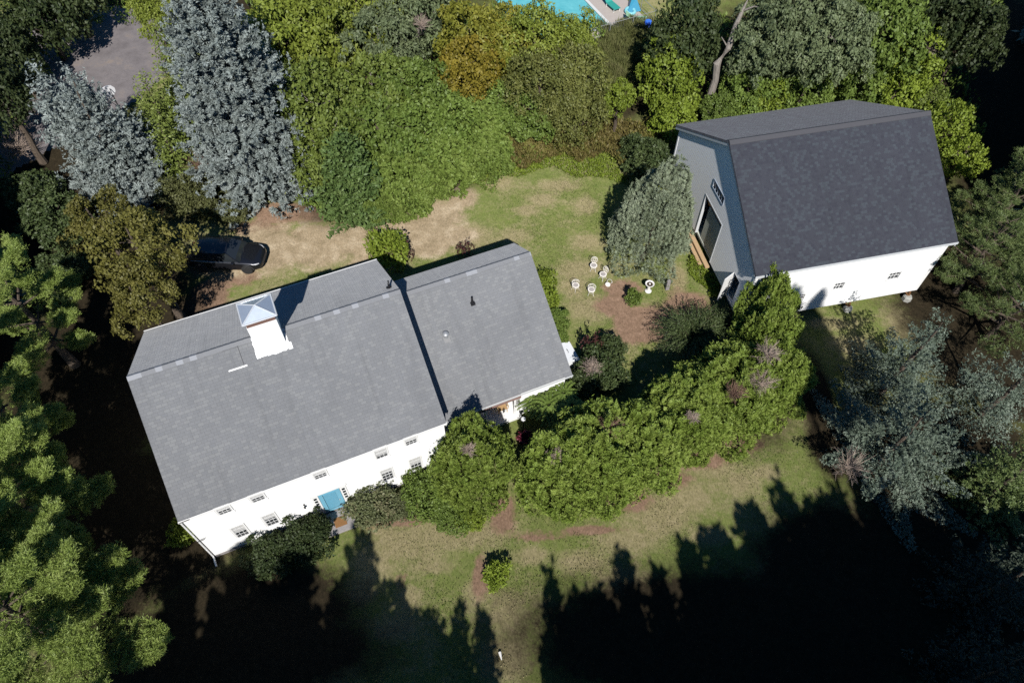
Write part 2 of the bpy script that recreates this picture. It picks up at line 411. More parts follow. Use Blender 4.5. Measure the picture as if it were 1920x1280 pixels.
BLOBS = [('dirt', -18.62, 31.81, 3.11, 2.06), ('dirt', -16.0, 32.58, 3.14, 2.42), ('dirt', -12.9, 32.85, 3.15, 2.35), ('dirt', -9.81, 33.3, 2.81, 2.0), ('dirt', -7.08, 34.34, 2.49, 2.04), ('dirt', -5.01, 35.56, 2.16, 1.6), ('dirt', -3.64, 37.33, 1.47, 1.3), ('dirt', -5.57, 32.9, 2.1, 1.18), ('dirt', -8.9, 31.3, 2.06, 1.13), ('dirt', -4.21, 33.84, 2.12, 1.06), ('dry', 2.06, 37.19, 1.32, 0.93), ('dry', 4.97, 36.66, 0.95, 1.03), ('dry', 0.95, 36.17, 1.09, 0.61), ('dry', 3.04, 38.61, 1.87, 0.75), ('dry', -1.07, 38.91, 1.5, 0.97), ('dry', 4.94, 27.76, 1.97, 1.32), ('dry', 6.54, 25.46, 1.08, 1.1), ('dry', 3.88, 29.68, 1.01, 1.52), ('dry', 4.46, 31.0, 2.05, 0.9), ('dry', -2.8, 33.83, 2.12, 1.44), ('dry', 0.03, 33.81, 1.41, 0.67), ('dry', -2.73, 13.39, 3.23, 0.94), ('dry', -5.38, 12.85, 2.4, 1.09), ('dry', -6.86, 11.78, 1.31, 1.06), ('dry', -6.52, 13.68, 1.08, 0.56), ('dry', -3.98, 11.77, 1.57, 0.42), ('dry', 7.61, 14.47, 1.91, 1.43), ('dry', 9.1, 15.34, 1.66, 1.33), ('dry', 5.84, 13.07, 2.14, 0.83), ('dry', 3.37, 12.0, 1.58, 0.67), ('dry', 1.01, 12.28, 1.06, 0.54), ('dry', -0.31, 9.47, 1.26, 1.23), ('dry', -0.31, 7.57, 1.47, 1.38), ('dry', -1.59, 10.47, 0.77, 1.01), ('dry', 5.64, 10.95, 1.55, 1.03), ('dry', 12.03, 16.22, 1.12, 0.91), ('dry', 9.9, 13.33, 1.34, 0.56), ('dry', -5.55, 8.76, 1.5, 0.72), ('dry', -4.91, 10.23, 0.77, 0.75), ('dry', -7.24, 10.49, 1.03, 0.76), ('dry', 10.78, 17.14, 1.42, 0.74), ('dry', 13.56, 16.82, 0.85, 0.62), ('dry', 20.31, 25.08, 1.9, 0.78), ('dry', 23.64, 26.64, 1.3, 1.61), ('dry', 25.79, 28.27, 1.32, 2.52), ('dry', 19.44, 26.66, 1.94, 0.56), ('dry', 4.95, 33.31, 1.41, 0.95), ('dry', 10.5, 30.08, 0.68, 1.76), ('litter', -0.45, 14.51, 0.71, 1.32), ('litter', 1.3, 13.37, 1.88, 0.25), ('litter', 4.01, 13.64, 1.62, 0.25), ('litter', 6.04, 15.2, 1.38, 0.7), ('litter', 8.13, 16.39, 1.69, 0.55), ('litter', 10.27, 17.52, 1.43, 0.51), ('litter', 12.46, 18.56, 1.45, 0.65), ('litter', 7.17, 27.13, 1.3, 0.98), ('litter', 8.76, 26.72, 2.59, 1.38), ('litter', 10.84, 27.73, 1.64, 1.66), ('litter', 6.27, 27.96, 1.32, 0.83), ('litter', 7.7, 25.93, 1.92, 0.87), ('litter', 6.87, 29.23, 1.34, 0.86), ('litter', -18.89, 28.52, 1.33, 1.86), ('litter', -19.9, 27.28, 1.31, 1.23), ('litter', -15.89, 35.87, 2.17, 1.21), ('litter', -13.36, 35.86, 1.81, 1.01), ('litter', -12.71, 33.89, 2.48, 0.68), ('litter', -5.36, 10.99, 0.26, 0.51), ('litter', -1.48, 11.24, 0.42, 1.3), ('litter', 26.24, 29.12, 0.8, 2.14), ('litter', 28.01, 30.87, 2.05, 3.58), ('litter', -5.48, 14.1, 1.09, 0.39), ('litter', -7.11, 14.11, 1.09, 0.4), ('litter', -17.03, 34.3, 2.13, 0.77), ('litter', -13.85, 32.25, 2.43, 0.41), ('litter', -10.51, 33.3, 2.11, 0.48), ('litter', -17.59, 30.24, 1.69, 0.88), ('forest_and_shade', -24.1, 23.05, 5.87, 12.42), ('forest_and_shade', -20.5, 13.47, 7.0, 5.61), ('forest_and_shade', -30.26, 33.51, 7.04, 7.2), ('forest_and_shade', -36.8, 47.38, 2.87, 14.49), ('forest_and_shade', -26.75, 39.61, 6.04, 6.61), ('forest_and_shade', 36.36, 46.88, 7.34, 15.7), ('forest_and_shade', 28.81, 26.61, 5.83, 8.13), ('forest_and_shade', 23.52, 16.16, 6.73, 6.08), ('forest_and_shade', 22.39, 9.37, 5.04, 4.92), ('forest_and_shade', 10.87, 8.45, 11.92, 3.57), ('forest_and_shade', 16.77, 11.94, 5.26, 3.46), ('forest_and_shade', -13.34, 7.85, 8.11, 2.56), ('forest_and_shade', 41.36, 56.7, 6.28, 9.34), ('forest_and_shade', 26.22, 55.29, 11.51, 8.33), ('forest_and_shade', -22.17, 65.56, 24.26, 10.94), ('forest_and_shade', -10.9, 50.52, 10.99, 11.83), ('forest_and_shade', 6.09, 51.79, 6.85, 7.78), ('forest_and_shade', 16.13, 50.33, 5.91, 8.96), ('forest_and_shade', -12.02, 39.52, 3.39, 4.93), ('forest_and_shade', -5.38, 42.29, 4.28, 4.65), ('forest_and_shade', 17.27, 21.06, 1.08, 3.83), ('forest_and_shade', 17.43, 18.7, 1.45, 2.6), ('forest_and_shade', 13.62, 23.22, 2.79, 5.18), ('forest_and_shade', -21.34, 44.17, 5.15, 9.14), ('forest_and_shade', -34.45, 26.95, 6.5, 39.19), ('forest_and_shade', 35.27, 26.58, 4.85, 46.08), ('forest_and_shade', -12.19, 9.52, 5.56, 2.71), ('forest_and_shade', -15.65, 13.45, 2.15, 2.79)]
TREES = [
  ('decA', -16.3, 46.99, 3.3, 8.5, 'deciduous_tree', 'tree', 'yellow-green leafy tree just right of the tall blue spruce top', 'deciduous trees behind the house'),
  ('decA', -12.96, 47.61, 3.2, 8.5, 'deciduous_tree', 'tree', 'yellow-green leafy tree second from the tall spruce along the top edge', 'deciduous trees behind the house'),
  ('decB', -12.97, 41.4, 3.0, 7.5, 'deciduous_tree', 'tree', 'olive green leafy tree beside the right flank of the tall blue spruce', 'deciduous trees behind the house'),
  ('decC', -9.4, 46.94, 3.0, 8, 'deciduous_tree', 'tree', 'grey-green drooping tree left of the golden tree at the top edge', 'deciduous trees behind the house'),
  ('decB', -9.48, 42.63, 2.7, 7, 'deciduous_tree', 'tree', 'olive green tree below the grey-green drooping tree', 'deciduous trees behind the house'),
  ('decA', -15.75, 52.77, 3.2, 8.5, 'deciduous_tree', 'tree', 'yellow-green tree cut off by the top edge right of the spruce tip', 'deciduous trees behind the house'),
  ('decA', -11.54, 51.5, 3.3, 9, 'deciduous_tree', 'tree', 'yellow-green tree cut off by the top edge above the hedgerow', 'deciduous trees behind the house'),
  ('decC', -7.43, 51.12, 3.0, 9, 'deciduous_tree', 'tree', 'grey-green tree cut off by the top edge beside the golden tree', 'deciduous trees behind the house'),
  ('decB', -12.08, 38.18, 2.6, 6, 'deciduous_tree', 'tree', 'olive green tree between tall blue spruce and cone shaped evergreen', 'deciduous trees behind the house'),
  ('decG', -9.18, 40.0, 2.5, 6, 'deciduous_tree', 'tree', 'mid green tree behind the dead vine tangle', 'deciduous trees behind the house'),
  ('decG', -6.66, 42.87, 2.4, 6.5, 'deciduous_tree', 'tree', 'dark green leafy tree left of the golden tree trunk', 'deciduous trees behind the house'),
  ('decG', -6.91, 39.94, 2.3, 5.2, 'deciduous_tree', 'tree', 'mid green round tree above the vine covered mound', 'deciduous trees behind the house'),
  ('decG', -4.67, 41.59, 2.2, 5.2, 'deciduous_tree', 'tree', 'mid green round tree below the golden tree', 'deciduous trees behind the house'),
  ('decY', -2.9, 47.53, 2.3, 8.0, 'deciduous_tree', 'tree', 'golden orange autumn tree at the top edge left of the pool', 'deciduous trees behind the house'),
  ('decY', -3.25, 44.97, 2.1, 7, 'deciduous_tree', 'tree', 'lower orange autumn tree in front of the tallest golden one', 'deciduous trees behind the house'),
  ('decY', -0.67, 48.12, 2.2, 7, 'deciduous_tree', 'tree', 'golden green tree right of the orange autumn tree', 'deciduous trees behind the house'),
  ('decA', 1.61, 47.64, 2.5, 7.5, 'deciduous_tree', 'tree', 'yellow-green tree standing against the pool water', 'deciduous trees behind the house'),
  ('decA', 4.12, 48.07, 2.0, 7, 'deciduous_tree', 'tree', 'thin yellow-green tree right before the pool corner', 'deciduous trees behind the house'),
  ('decO', 1.91, 44.02, 2.4, 6.8, 'deciduous_tree', 'tree', 'olive tree below the pool between golden tree and dark olive tree', 'deciduous trees behind the house'),
  ('decO', 4.14, 44.61, 2.5, 6.8, 'deciduous_tree', 'tree', 'dark olive tree below the pool corner', 'deciduous trees behind the house'),
  ('decO', 4.31, 42.68, 2.1, 5.4, 'deciduous_tree', 'tree', 'low dark olive tree above the brown brush', 'deciduous trees behind the house'),
  ('decG', -1.07, 44.03, 1.9, 4, 'deciduous_tree', 'tree', 'big leaved green shrub tree below the golden green tree', 'deciduous trees behind the house'),
  ('decG', 1.39, 43.09, 1.8, 3.8, 'deciduous_tree', 'tree', 'big leaved green shrub tree left above the brown brush', 'deciduous trees behind the house'),
  ('decL', 7.49, 43.97, 1.1, 4.4, 'deciduous_tree', 'tree', 'slender bright lime sapling at the edge of the brown brush', 'trees behind the barn'),
  ('decL', 11.1, 46.89, 1.9, 5.6, 'deciduous_tree', 'tree', 'bright green tree left of the dead leaning trunk, nearest the meadow', 'trees behind the barn'),
  ('decL', 11.51, 44.68, 1.9, 5.2, 'deciduous_tree', 'tree', 'bright green tree right behind the dead leaning trunk foot', 'trees behind the barn'),
  ('decL', 11.54, 43.28, 1.6, 3.6, 'deciduous_tree', 'tree', 'bright green bushy tree behind the barn left eave corner', 'trees behind the barn'),
  ('decD', 12.54, 48.07, 2.6, 8.5, 'deciduous_tree', 'tree', 'dark needled tree top at the top edge right of the blue barrel', 'trees behind the barn'),
  ('decC', 17.45, 45.8, 2.7, 9.5, 'deciduous_tree', 'tree', 'grey-green tree right of the dead trunk top', 'trees behind the barn'),
  ('decC', 19.36, 46.05, 3.2, 11, 'deciduous_tree', 'tree', 'largest grey-green tree at the top edge above the barn', 'trees behind the barn'),
  ('decC', 21.26, 44.37, 2.6, 10, 'deciduous_tree', 'tree', 'grey-green tree between the two dark trunks above the barn', 'trees behind the barn'),
  ('decG', 16.72, 44.64, 1.7, 5.0, 'deciduous_tree', 'tree', 'mid green tree just right of the dead leaning trunk', 'trees behind the barn'),
  ('decL', 17.99, 44.2, 1.6, 4.2, 'deciduous_tree', 'tree', 'bright green small tree over the barn back eave', 'trees behind the barn'),
  ('decG', 20.5, 44.62, 1.9, 5.2, 'deciduous_tree', 'tree', 'mid green tree over the middle of the barn back eave', 'trees behind the barn'),
  ('decG', 24.61, 45.28, 2.2, 6.2, 'deciduous_tree', 'tree', 'mid green tree over the barn back right corner', 'trees behind the barn'),
  ('decG', 25.3, 46.05, 2.5, 9.5, 'deciduous_tree', 'tree', 'mid green tree top at the top edge right of the slanted trunk', 'trees behind the barn'),
  ('decL', 27.85, 45.63, 2.0, 7, 'deciduous_tree', 'tree', 'bright green tree beside the dark wood right of the barn back corner', 'trees behind the barn'),
  ('decL', 26.82, 44.24, 1.9, 5.4, 'deciduous_tree', 'tree', 'bright green tree leaning over the barn back right corner', 'trees behind the barn'),
  ('decD', 29.09, 47.62, 2.5, 9.5, 'deciduous_tree', 'tree', 'shade-darkened green tree at the top edge before the dark wood', 'trees behind the barn'),  # dark leaf colour paints in the shade on this tree and the next
  ('decD', 31.02, 46.32, 2.3, 9.5, 'deciduous_tree', 'tree', 'sparse shade-darkened tree at the top right edge', 'trees behind the barn'),
  ('decG', 14.69, 43.59, 1.2, 3.8, 'deciduous_tree', 'tree', 'mid green tree hiding the foot of the dead leaning trunk', 'trees behind the barn'),
  ('decL', 29.84, 41.49, 1.7, 4.4, 'deciduous_tree', 'tree', 'yellow-green bushy tree behind the barn right gable', 'trees behind the barn'),
  ('decL', 30.53, 39.2, 1.4, 3.6, 'deciduous_tree', 'tree', 'smaller yellow-green bush right of the barn gable', 'trees behind the barn'),
  ('decB', 29.02, 44.13, 1.6, 4.2, 'deciduous_tree', 'tree', 'yellow-green bush behind the right end of the barn ridge', 'trees behind the barn'),
  ('decR', 19.91, 46.7, 0.7, 4.0, 'autumn_tree', 'tree', 'small red-orange tree behind the barn', None),
  ('decY', 23.54, 46.92, 0.9, 3.4, 'autumn_tree', 'tree', 'small golden orange shrub behind the barn roof peak', None),
  ('decE', -19.93, 26.51, 2.35, 9.5, 'deciduous_tree', 'tree', 'olive brown leafy tree shading the parked car', 'olive brown trees by the car'),
  ('decE', -19.28, 23.79, 1.8, 8, 'deciduous_tree', 'tree', 'olive brown leafy tree nearest the house back corner', 'olive brown trees by the car'),
  ('decE', -23.36, 29.46, 1.9, 8, 'deciduous_tree', 'tree', 'olive brown leafy tree farther left beneath the smaller blue spruce', 'olive brown trees by the car'),
  ('decD', -36.45, 52.97, 2.8, 6.5, 'deciduous_tree', 'tree', 'shade-darkened leafy tree in the top left corner', 'trees round the paved yard'),  # dark leaf colour stands in for shade on these three trees
  ('decD', -35.38, 56.2, 2.2, 6, 'deciduous_tree', 'tree', 'shade-darkened leafy tree at the top edge left of the paved yard', 'trees round the paved yard'),
  ('decD', -36.88, 47.94, 2.2, 6, 'deciduous_tree', 'tree', 'shade-darkened leafy tree at the left edge above the smaller blue spruce', 'trees round the paved yard'),
  ('decD', -33.6, 40.63, 2.2, 8.5, 'deciduous_tree', 'tree', 'dark leafy tree added to shade the yard, at the left edge beside the double topped spruce', 'trees round the paved yard'),  # added tree, put here to cast shade over the paved yard
  ('decA', -27.32, 53.01, 1.8, 6, 'deciduous_tree', 'tree', 'pale green tree at the top edge between paved yard and tall spruce', 'trees round the paved yard'),
  ('hem', -24.13, 46.25, 2.2, 7.5, 'hemlock', 'tree', 'feathery green hemlock on the left flank of the tall blue spruce', 'hemlocks between the spruces'),
  ('hem', -24.31, 41.92, 2.3, 6.5, 'hemlock', 'tree', 'feathery green hemlock beside the basketball hoop', 'hemlocks between the spruces'),
  ('hem', -23.05, 39.08, 1.9, 5.5, 'hemlock', 'tree', 'feathery green hemlock between the two blue spruces', 'hemlocks between the spruces'),
  ('mnd', -5.18, 39.32, 2.3, 3.4, 'mound', 'shrub', 'vine covered green mound nearest the bare drive patch', 'vine covered mounds behind the drive'),
  ('mnd', -7.7, 37.3, 2.2, 3.2, 'mound', 'shrub', 'vine covered green mound right of the cone shaped evergreen', 'vine covered mounds behind the drive'),
  ('mnd', -2.98, 42.28, 2.4, 3.6, 'mound', 'shrub', 'vine covered green mound below the broad leaved shrubs', 'vine covered mounds behind the drive'),
  ('mnd', -1.82, 40.11, 1.7, 2.2, 'mound', 'shrub', 'low vine covered mound at the lawn edge', 'vine covered mounds behind the drive'),
  ('mnd', -7.09, 36.46, 1.3, 1.9, 'mound', 'shrub', 'low vine covered mound beside the drive', 'vine covered mounds behind the drive'),
  ('mnd', -9.59, 40.07, 2.2, 3.6, 'mound', 'shrub', 'vine covered green mound above the cone shaped evergreen', 'vine covered mounds behind the drive'),
  ('mnd', -5.41, 38.51, 1.3, 1.6, 'mound', 'shrub', 'lowest vine covered mound touching the bare drive', 'vine covered mounds behind the drive'),
  ('mnd', -8.67, 35.78, 1.2, 2.0, 'mound', 'shrub', 'narrow vine covered mound between evergreen cone and drive', 'vine covered mounds behind the drive'),
  ('shD', -29.63, 33.72, 2.0, 2.6, 'shrub', 'shrub', 'dark shrub added as painted shade left of the olive brown trees', None),  # this shrub and the next are added to paint in black shade
  ('shD', -32.17, 36.26, 1.8, 2.4, 'shrub', 'shrub', 'dark shrub added as painted shade below the smaller blue spruce', None),
  ('shD', -27.82, 29.63, 1.7, 2.0, 'shrub', 'shrub', 'dark shrub in deep shade beside the white pine', None),
  ('shD', 9.48, 39.4, 1.8, 3.0, 'shrub', 'shrub', 'dark green shrub behind the small silvery spruce by the barn', None),
  ('shD', 8.74, 40.88, 1.2, 2.2, 'shrub', 'shrub', 'smaller dark shrub at the lawn end near the barn', None),
  ('shO', -20.58, 36.2, 1.5, 2.0, 'shrub', 'shrub', 'olive shrub between the blue spruces above the car roof', None),
  ('shO', -22.02, 36.45, 1.6, 2.4, 'shrub', 'shrub', 'olive shrub under the gap between the two blue spruces', None),
  ('shO', -18.78, 35.33, 1.1, 1.4, 'shrub', 'shrub', 'olive shrub at the foot of the tall blue spruce', None),
  ('shM', -7.06, 14.69, 1.35, 1.7, 'shrub', 'shrub', 'grey-green and brown shrub just right of the blue front door', None),
  ('shM', -5.68, 14.6, 0.8, 1.0, 'shrub', 'shrub', 'low brownish shrub right of the door shrub', None),
  ('shG', -4.25, 15.22, 1.25, 1.9, 'shrub', 'shrub', 'olive green shrub between the front door shrub and rounded evergreen', None),
  ('shG', -5.16, 16.31, 0.6, 1.6, 'shrub', 'shrub', 'small bright shrub against the front wall', None),
  ('shG', -3.01, 14.23, 1.0, 0.9, 'shrub', 'shrub', 'low yellow-green shrub in front of the rounded evergreen', None),
  ('shL', -2.06, 13.99, 0.7, 0.6, 'shrub', 'shrub', 'glossy broad leaved ground plant at the foot of the rounded evergreen', None),
  ('shR', -10.2, 12.68, 1.25, 1.7, 'shrub', 'shrub', 'dark rhododendron left of the front door step', None),
  ('shR', -11.59, 12.0, 1.25, 1.5, 'shrub', 'shrub', 'dark rhododendron covering the lower front windows', None),
  ('shR', -9.64, 13.46, 0.75, 1.6, 'shrub', 'shrub', 'dark rhododendron end nearest the front door step', None),
  ('shY', -0.77, 11.16, 0.72, 1.0, 'shrub', 'shrub', 'small yellow-green bush alone on the front lawn', None),
  ('shN', 7.45, 28.2, 0.5, 1.1, 'shrub', 'shrub', 'bright green young bush beside the white birdbath', None),
  ('shL', -8.04, 31.56, 1.35, 2.2, 'shrub', 'shrub', 'yellow-green maple shrub at the back notch of the two roofs', None),
  ('shW', -6.79, 31.57, 0.5, 1.4, 'shrub', 'shrub', 'dark red-leaved shrub tips right of the maple shrub', None),
  ('shW', -3.04, 31.61, 0.65, 1.6, 'shrub', 'shrub', 'dark red-leaved shrub behind the lower roof', None),
  ('shL', 1.94, 29.29, 0.8, 1.2, 'shrub', 'shrub', 'bright green shrub against the side wall, farthest back', None),
  ('shL', 2.23, 27.97, 0.75, 1.1, 'shrub', 'shrub', 'bright green shrub against the side wall, second from the back', None),
  ('shG', 2.72, 26.4, 0.75, 1.2, 'shrub', 'shrub', 'mid green shrub against the side wall with a dark top', None),
  ('shG', 2.78, 25.23, 0.6, 0.9, 'shrub', 'shrub', 'low green shrub beside the white hatchway', None),
  ('shD', 4.91, 22.29, 1.5, 2.4, 'shrub', 'shrub', 'dark green shrub with bare grey twigs by the side hatchway', None),
  ('shD', 4.02, 21.67, 1.0, 1.8, 'shrub', 'shrub', 'dark green shrub nearest the lower roof corner', None),
  ('shD', 5.73, 24.14, 0.9, 1.6, 'shrub', 'shrub', 'dark shrub at the lawn side of the hatchway shrubs', None),
  ('shW', 4.45, 23.93, 0.6, 2.4, 'shrub', 'shrub', 'dark red-leaved shrub tips at the top of the hatchway shrub', None),
  ('shL', -16.24, 13.27, 0.8, 1.2, 'shrub', 'shrub', 'bright green sapling at the front left house corner', None),
  ('shB', 1.61, 42.45, 1.3, 1.4, 'shrub', 'shrub', 'tall yellowing weeds at the edge of the back lawn', None),
  ('thjA', -1.82, 16.07, 1.8, 5.0, 'arborvitae', 'evergreen', 'rounded evergreen nearest the front wall of the house', 'overgrown arborvitae row'),
  ('thjB', 2.44, 15.8, 1.9, 4.5, 'arborvitae', 'evergreen', 'bushy evergreen just right of the bare gap in the row', 'overgrown arborvitae row'),
  ('thjA', 4.3, 16.55, 2.3, 4.8, 'arborvitae', 'evergreen', 'bushy evergreen second right of the gap in the row', 'overgrown arborvitae row'),
  ('thjB', 6.71, 17.37, 2.1, 4.4, 'arborvitae', 'evergreen', 'bushy evergreen third right of the gap in the row', 'overgrown arborvitae row'),
  ('thjA', 9.13, 19.04, 2.1, 4.6, 'arborvitae', 'evergreen', 'bushy evergreen in the middle of the row with twiggy top', 'overgrown arborvitae row'),
  ('thjB', 11.57, 20.29, 2.2, 4.8, 'arborvitae', 'evergreen', 'bushy evergreen with the largest patch of bare twigs', 'overgrown arborvitae row'),
  ('thjA', 14.06, 21.17, 1.8, 4.6, 'arborvitae', 'evergreen', 'bushy evergreen at the right edge of the row', 'overgrown arborvitae row'),
  ('thjB', 14.03, 23.58, 1.7, 4.8, 'arborvitae', 'evergreen', 'tall evergreen in the row next below the barn corner', 'overgrown arborvitae row'),
  ('thjA', 14.41, 25.45, 1.5, 5.2, 'arborvitae', 'evergreen', 'tallest evergreen at the barn end of the row', 'overgrown arborvitae row'),
  ('cone', -10.57, 36.04, 2.6, 6.2, 'cone_evergreen', 'evergreen', 'cone shaped evergreen standing at the drive edge', None),
]
TWIGS = [
  (4.63, 16.88, 4.7, 0.7, 'bare grey twigs on the evergreen second right of the gap'),
  (2.06, 15.5, 4.4, 0.5, 'bare brown twigs on the evergreen at the gap'),
  (-2.01, 15.49, 5.0, 0.45, 'small bare twig tuft on the rounded evergreen'),
  (12.43, 19.52, 4.5, 1.0, 'largest tangle of bare twigs on the right end of the row'),
  (10.92, 18.78, 4.7, 0.7, 'bare twigs left of the largest tangle'),
  (12.9, 20.82, 5.2, 0.8, 'bare twigs above the largest tangle'),
  (8.78, 17.5, 4.6, 0.4, 'small bare twig tuft in the middle of the row'),
  (16.99, 16.25, 1.8, 1.1, 'brown bare undergrowth at the skirt of the broad spruce'),
  (-9.9, 43.22, 5.0, 0.9, 'dead vine tangle hanging in the hedgerow trees'),
  (4.32, 21.65, 2.5, 0.7, 'bare grey twigs in the dark shrub by the hatchway'),
  (-35.59, 44.27, 1.2, 1.9, 'bare grey brush at the left edge'),
  (-34.94, 40.75, 1.0, 1.9, 'bare grey brush left of the smaller blue spruce'),
  (-20.87, 38.46, 1.5, 1.5, 'bare twigs under the left side of the tall spruce'),
  (28.19, 45.71, 6.0, 1.3, 'bare twigs in the trees above the barn corner'),
  (-6.4, 47.41, 6.5, 0.8, 'bare twigs in the grey-green tree by the golden one'),
]
BRUSH_POLY = [(0.07, 45.55), (4.07, 44.91), (7.71, 45.5), (11.14, 43.95), (11.63, 41.6), (8.39, 39.94), (6.19, 41.07), (3.13, 41.09), (0.05, 39.99), (-1.1, 41.68)]
GREENEDGE_POLY = [(-0.33, 41.11), (3.93, 41.94), (6.58, 41.06), (8.71, 39.39), (7.14, 38.59), (4.59, 39.69), (1.57, 39.98), (-1.07, 38.64), (-3.31, 38.65), (-2.6, 40.01)]
MEADOW_POLY = [(7.36, 57.74), (12.43, 58.5), (12.25, 53.18), (11.05, 48.35), (9.06, 47.07), (7.12, 48.38), (6.61, 53.22)]
UNDER_POLY = [(-25.09, 65.58), (7.75, 56.96), (6.48, 45.2), (0.05, 39.44), (-2.2, 38.91), (-9.63, 34.84), (-14.08, 35.86), (-15.78, 44.13), (-21.5, 57.18)]
UNDER2_POLY = [(11.35, 56.93), (45.53, 65.01), (36.22, 52.28), (33.75, 40.89), (30.88, 39.25), (32.1, 47.56), (21.83, 45.72), (11.54, 43.95), (9.88, 47.06)]
UNDER3_POLY = [(-48.45, 65.77), (-30.43, 65.63), (-31.66, 58.04), (-36.14, 56.51), (-36.8, 47.38), (-34.04, 35.98), (-37.24, 35.01)]
STRIP_POLY = [(11.24, 33.03), (12.04, 33.74), (13.03, 30.06), (13.24, 28.34), (12.02, 28.99), (11.3, 30.96)]
HEDGEFOOT_POLY = [(-4.41, 14.53), (-3.02, 13.81), (-2.2, 13.52), (-2.24, 15.09)]
OFFT = [
  (-6.09, -3.74, 17.0, 2.6, 0),
  (-4.70, -2.67, 14.0, 1.7, 1),
  (-9.06, -5.23, 18.0, 3.2, 2),
  (-1.30, -4.47, 14.0, 1.8, 0),
  (-0.13, -4.97, 14.5, 1.6, 2),
  (-3.16, -5.26, 15.0, 2.6, 1),
  (-6.40, -4.86, 15.5, 2.8, 1),
  (3.14, -3.56, 15.0, 1.6, 0),
  (4.44, -3.56, 15.0, 1.5, 1),
  (6.77, -3.45, 16.0, 2.0, 2),
  (8.44, -3.46, 15.0, 2.4, 0),
  (10.07, -2.95, 16.0, 2.2, 2),
  (11.91, -3.04, 17.0, 2.6, 1),
  (13.94, -2.63, 18.0, 2.4, 1),
  (15.61, -2.53, 18.5, 2.4, 0),
  (17.34, -2.23, 18.0, 2.6, 1),
  (20.11, -2.61, 20.0, 2.8, 2),
  (18.44, -2.23, 18.0, 2.2, 0),
  (5.50, -3.67, 14.0, 2.6, 2),
  (11.90, -3.07, 14.0, 3.2, 1),
  (15.04, -2.86, 15.0, 3.4, 1),
  (19.17, -2.85, 16.0, 3.4, 0),
  (22.31, -2.34, 17.0, 3.4, 1),
  (-11.76, -5.03, 18.0, 3.2, 2),
  (-14.76, -4.06, 15.0, 3.0, 0),
  (-10.56, -4.36, 15.0, 2.8, 2),
  (-15.46, -5.86, 15.0, 3.0, 1),
  (25.94, -2.03, 18.0, 3.2, 1),
  (-9.10, -4.87, 14.0, 3.0, 0),
  (21.84, -3.23, 18.0, 3.0, 1),
  (24.44, -2.23, 18.0, 3.2, 2),
  (28.08, -1.82, 19.0, 3.4, 0),
  (21.90, -4.87, 14.0, 3.4, 2),
  (17.90, -4.37, 14.0, 3.4, 1),
  (13.90, -4.87, 14.0, 3.4, 1),
  (9.83, -4.17, 13.5, 3.0, 0),
  (6.76, -4.58, 13.0, 2.4, 1),
  (-5.24, -4.88, 13.0, 2.8, 2),
  (-12.10, -5.87, 14.0, 3.2, 0),
  (-11.76, -5.36, 15.0, 3.3, 2),
  (-35.50, 30.00, 15.0, 3.4, 0),
  (-35.00, 25.00, 16.0, 3.4, 1),
  (-33.00, 27.50, 13.0, 2.8, 2),
  (-38.00, 33.00, 13.0, 3.4, 0),
  (-40.00, 38.00, 12.0, 3.2, 1),
  (-44.00, 44.00, 12.0, 3.4, 2),
  (-37.50, 28.00, 14.0, 3.4, 0),
  (-42.00, 34.00, 14.0, 3.4, 1),
  (-34.00, 21.00, 14.0, 3.2, 2),
  (37.00, 36.00, 19.0, 3.6, 0),
  (38.50, 31.00, 19.0, 3.6, 1),
  (36.50, 29.00, 17.0, 3.2, 2),
  (41.50, 37.00, 19.0, 3.8, 0),
  (42.00, 42.00, 18.0, 3.6, 1),
  (46.00, 50.00, 15.0, 3.6, 2),
  (45.50, 55.00, 13.0, 3.4, 0),
  (48.00, 45.00, 17.0, 3.6, 1),
  (36.00, 25.00, 13.0, 3.0, 2),
  (45.00, 46.00, 13.0, 3.4, 0),
  (39.00, 33.50, 19.0, 3.6, 1),
  (43.50, 33.00, 19.0, 3.6, 2),
  (34.50, 27.00, 16.0, 3.0, 0),
  (-50.00, 50.00, 12.0, 3.4, 1),
  (-47.00, 47.00, 13.0, 3.4, 2),
  (-31.80, 20.50, 17.0, 2.6, 0),
  (-30.60, 17.00, 19.0, 2.6, 1),
  (-33.00, 16.00, 20.0, 3.2, 2),
  (-39.80, 38.50, 18.0, 3.0, 0),
  (-41.50, 43.00, 16.0, 3.2, 1),
]
